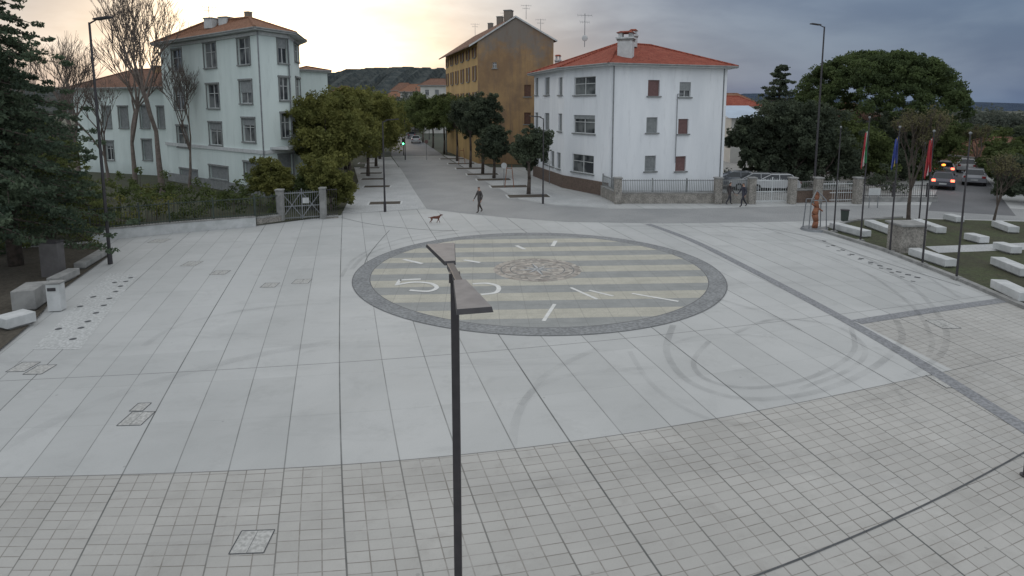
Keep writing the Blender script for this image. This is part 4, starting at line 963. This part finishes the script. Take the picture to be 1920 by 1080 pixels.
for (u,v) in [(991,368),(955,350),(926,337),(905,327),(882,316),(865,307),(848,298)]:
    p=G(u,v); mb.box((p.x,p.y,.02),(3.2,1.6,.02),M_soil,R(8)); mb.box((p.x,p.y,.014),(3.5,1.9,.02),M_conc,R(8))
for (u,v) in [(722,381),(707,350),(700,336),(696,325),(693,315),(691,306)]:
    p=G(u,v); mb.box((p.x,p.y,.02),(2.2,1.3,.02),M_soil,R(8)); mb.box((p.x,p.y,.014),(2.5,1.6,.02),M_conc,R(8))
mb.build('tree_pits')
for (u,v) in [(955,352),(866,308)]:
    p=G(u,v); g=grp('tree_stakes'); mb=MB()
    for s_ in(-.4,.4): mb.tube((p.x+s_,p.y,0),(p.x+s_*.5,p.y,2.0),.035,.03,M_wood,6)
    mb.tube((p.x-.25,p.y,1.7),(p.x+.25,p.y,1.7),.03,.03,M_wood,5); mb.build('stakes',g)
conifer('cypress_tree',G(1452,345),ZAT(G(1452,345),128),3.6,L_dark,1.0,18,9,50,.22,.1,power=.8)
tree('evergreen_tree',G(1405,345),ZAT(G(1405,345),205),2.4,6.0,L_dark,100,.24,8,.2)
tree('evergreen_tree',G(1490,350),ZAT(G(1490,350),182),3.0,7.2,L_dark,100,.24,9,.2)
tree('evergreen_tree',G(1540,352),ZAT(G(1540,352),196),3.0,7.0,L_dark,100,.24,9,.2)
tree('evergreen_tree',G(1600,340),ZAT(G(1600,340),215),3.0,5.8,L_mid,90,.24,8,.2)
tree('evergreen_tree',G(1650,335),ZAT(G(1650,335),205),3.2,6.5,L_dark,90,.22,8,.16)
tree('evergreen_tree',G(1690,328),ZAT(G(1690,328),205),3.4,7,L_dark,90,.24,8,.16)
hedge('hedge',[(1385,352),(1480,356),(1600,356),(1700,360)],2.2,2.5,L_dark,60,.2)
tree('evergreen_tree',G(1735,335),ZAT(G(1735,335),225),2.6,6,L_mid,100,.24,8,.16)
def umbrella(p,zt,rad,zb):
    g=grp('umbrella_pine'); mb=MB(); fork=Vector((p.x,p.y,zb-1.2)); mb.tube((p.x,p.y,-.02),(p.x+.2,p.y,zb*.5),.5,.42,M_bark,10); mb.tube((p.x+.2,p.y,zb*.5),fork,.42,.36,M_bark,10); cl=[]
    for i in range(760):
        a=rng.random()*2*math.pi; q=math.sqrt(rng.random()); rr=q*rad*(1+.05*math.sin(5*a)+.04*math.sin(11*a+1)); hh=max(0,1-q**2.6)**.55
        top=zb+.2+(zt-zb-.6)*hh; z=top-(rng.random()**2.0)*(1.2+2.0*hh); cl.append((p.x+rr*math.cos(a),p.y+rr*math.sin(a),z,.4+.45*rng.random()))
    for k in range(16):
        a=2*math.pi*k/16; q=.4+.5*rng.random(); e=Vector((p.x+rad*q*math.cos(a),p.y+rad*q*math.sin(a),zb+1.0)); m_=fork.lerp(e,.5)+Vector((0,0,-.3)); mb.tube(fork,m_,.2,.13,M_bark,6,False); mb.tube(m_,e,.13,.04,M_bark,5,False)
    mb.build('trunk_and_limbs',g,True); leaves('foliage',g,cl,125,.24,L_pine,.62)
pp=G(1632,322); umbrella(pp,ZAT(pp,92),(1812-1515)/2*pp.y/F*.95,ZAT(pp,226))
bare('budding_tree',G(1703,414),ZAT(G(1703,414),200),.42,31,.13,6,buds=7,forkz=.22,bark=M_bark)
bare('bare_tree',G(1862,420),ZAT(G(1862,420),290),.5,37,.09,5,buds=6,forkz=.25,bark=M_bark)
bare('bare_tree',G(1830,330),ZAT(G(1830,330),235),.5,39,.12,5,buds=8,forkz=.25,bark=M_bark)
for (u,v,t,cr,m) in [(1895,345,265,3.0,L_mid),(1850,300,245,3.0,L_mid),(1925,380,290,2.2,L_dark),(1940,330,255,4,L_mid),(1895,300,240,4,L_dark),(1765,300,225,2.8,L_mid),(1835,282,236,3.0,L_dark),(1920,360,275,2.8,L_mid)]:
    p=G(u,v); tp=ZAT(p,t); tree('evergreen_tree',p,max(tp,3),cr,max(tp,3)*.8,m,90,.24,8,.15)
def belt(name,y,u0,u1,vt,m,n,r,size=.8,per=40):
    cl=[]
    for k in range(n):
        u=u0+(u1-u0)*rng.random(); p=toplane(y+rng.random()*20,u,vt+rng.random()*10+8*math.sin(u*.02)); z=p.z
        cl.append((p.x,p.y,max(.5,z*rng.random()**.5),r*(.6+.7*rng.random())))
    g=grp(name); leaves('foliage',g,cl,per,size,m)
L_farm=leafmat('distant_foliage',(.06,.075,.065),(.14,.155,.125))
belt('distant_trees',170,600,860,178,L_farm,260,2.4); belt('distant_trees',150,1360,1960,215,L_farm,480,2.4); belt('distant_trees',110,-100,330,235,L_farm,300,2.0,.6,50)
belt('distant_trees',120,1400,1560,190,L_farm,120,1.8,.5)
belt('distant_trees',250,1780,1960,228,L_farm,140,3.0)

# ---------------- sky and light ----------------
w=bpy.data.worlds.new("World"); scene.world=w; w.use_nodes=True; t=NT(w.node_tree); bg=w.node_tree.nodes['Background']
AZ=R(-20);EL=R(7); S=Vector((math.sin(AZ)*math.cos(EL),math.cos(AZ)*math.cos(EL),math.sin(EL)))
tc=t.new('ShaderNodeTexCoord').outputs['Generated']
sky=t.new('ShaderNodeTexSky'); sky.sky_type='NISHITA'; sky.sun_disc=False; sky.sun_elevation=EL; sky.sun_rotation=AZ; sky.dust_density=3
vm=t.new('ShaderNodeVectorMath',operation='NORMALIZE'); t.l.new(tc,vm.inputs[0]); dv=vm.outputs[0]
dt=t.new('ShaderNodeVectorMath',operation='DOT_PRODUCT'); t.l.new(dv,dt.inputs[0]); dt.inputs[1].default_value=S; dot=t.m('MAXIMUM',dt.outputs['Value'],0.0)
sp=t.new('ShaderNodeSeparateXYZ'); t.l.new(dv,sp.inputs[0])
mp=t.new('ShaderNodeMapping'); mp.inputs['Scale'].default_value=(1,1,3.2); mp.inputs['Rotation'].default_value=(0,R(8),0); t.l.new(dv,mp.inputs[0])
n1=t.noise(mp.outputs[0],2.6,4,.5,.4); n2=t.noise(mp.outputs[0],7.0,5,.55,.3)
cl=t.m('ADD',t.m('MULTIPLY',n1,.7),t.m('MULTIPLY',n2,.3))
cf=t.ramp(cl,.37,.63)
base=t.mix(cf,(.085,.135,.235),(.155,.215,.315))
zen=t.ramp(sp.outputs[2],.17,.6); col=t.mix(zen,base,t.mix(cf,(.72,.74,.76),(1.0,1.01,1.02)))
back=t.ramp(t.m('MULTIPLY',sp.outputs[1],-1.0),-.1,.5); col=t.mix(t.m('MULTIPLY',back,.85),col,(.82,.87,.93))
g1=t.m('MULTIPLY',t.m('POWER',dot,14.0),t.m('ADD',.5,t.m('MULTIPLY',cf,.6))); g2=t.m('POWER',dot,95.0)
col=t.mix(1.0,col,t.mix(g1,(0,0,0),(.62,.60,.54)),'ADD'); col=t.mix(1.0,col,t.mix(t.m('MULTIPLY',g2,t.m('ADD',.5,t.m('MULTIPLY',cf,.8))),(0,0,0),(.72,.55,.32)),'ADD')
sk2=t.mix(1.0,sky.outputs[0],(.02,.02,.02),'MULTIPLY'); col=t.mix(1.0,col,sk2,'ADD')
t.l.new(col,bg.inputs[0]); bg.inputs[1].default_value=1.0
ld=bpy.data.lights.new('sun','SUN'); ld.energy=.5; ld.angle=R(15); ld.color=(1,.86,.7); lo=bpy.data.objects.new('sun',ld); scene.collection.objects.link(lo)
lo.rotation_euler=(-Vector((S.x,S.y,math.sin(R(12))))).to_track_quat('-Z','Y').to_euler()
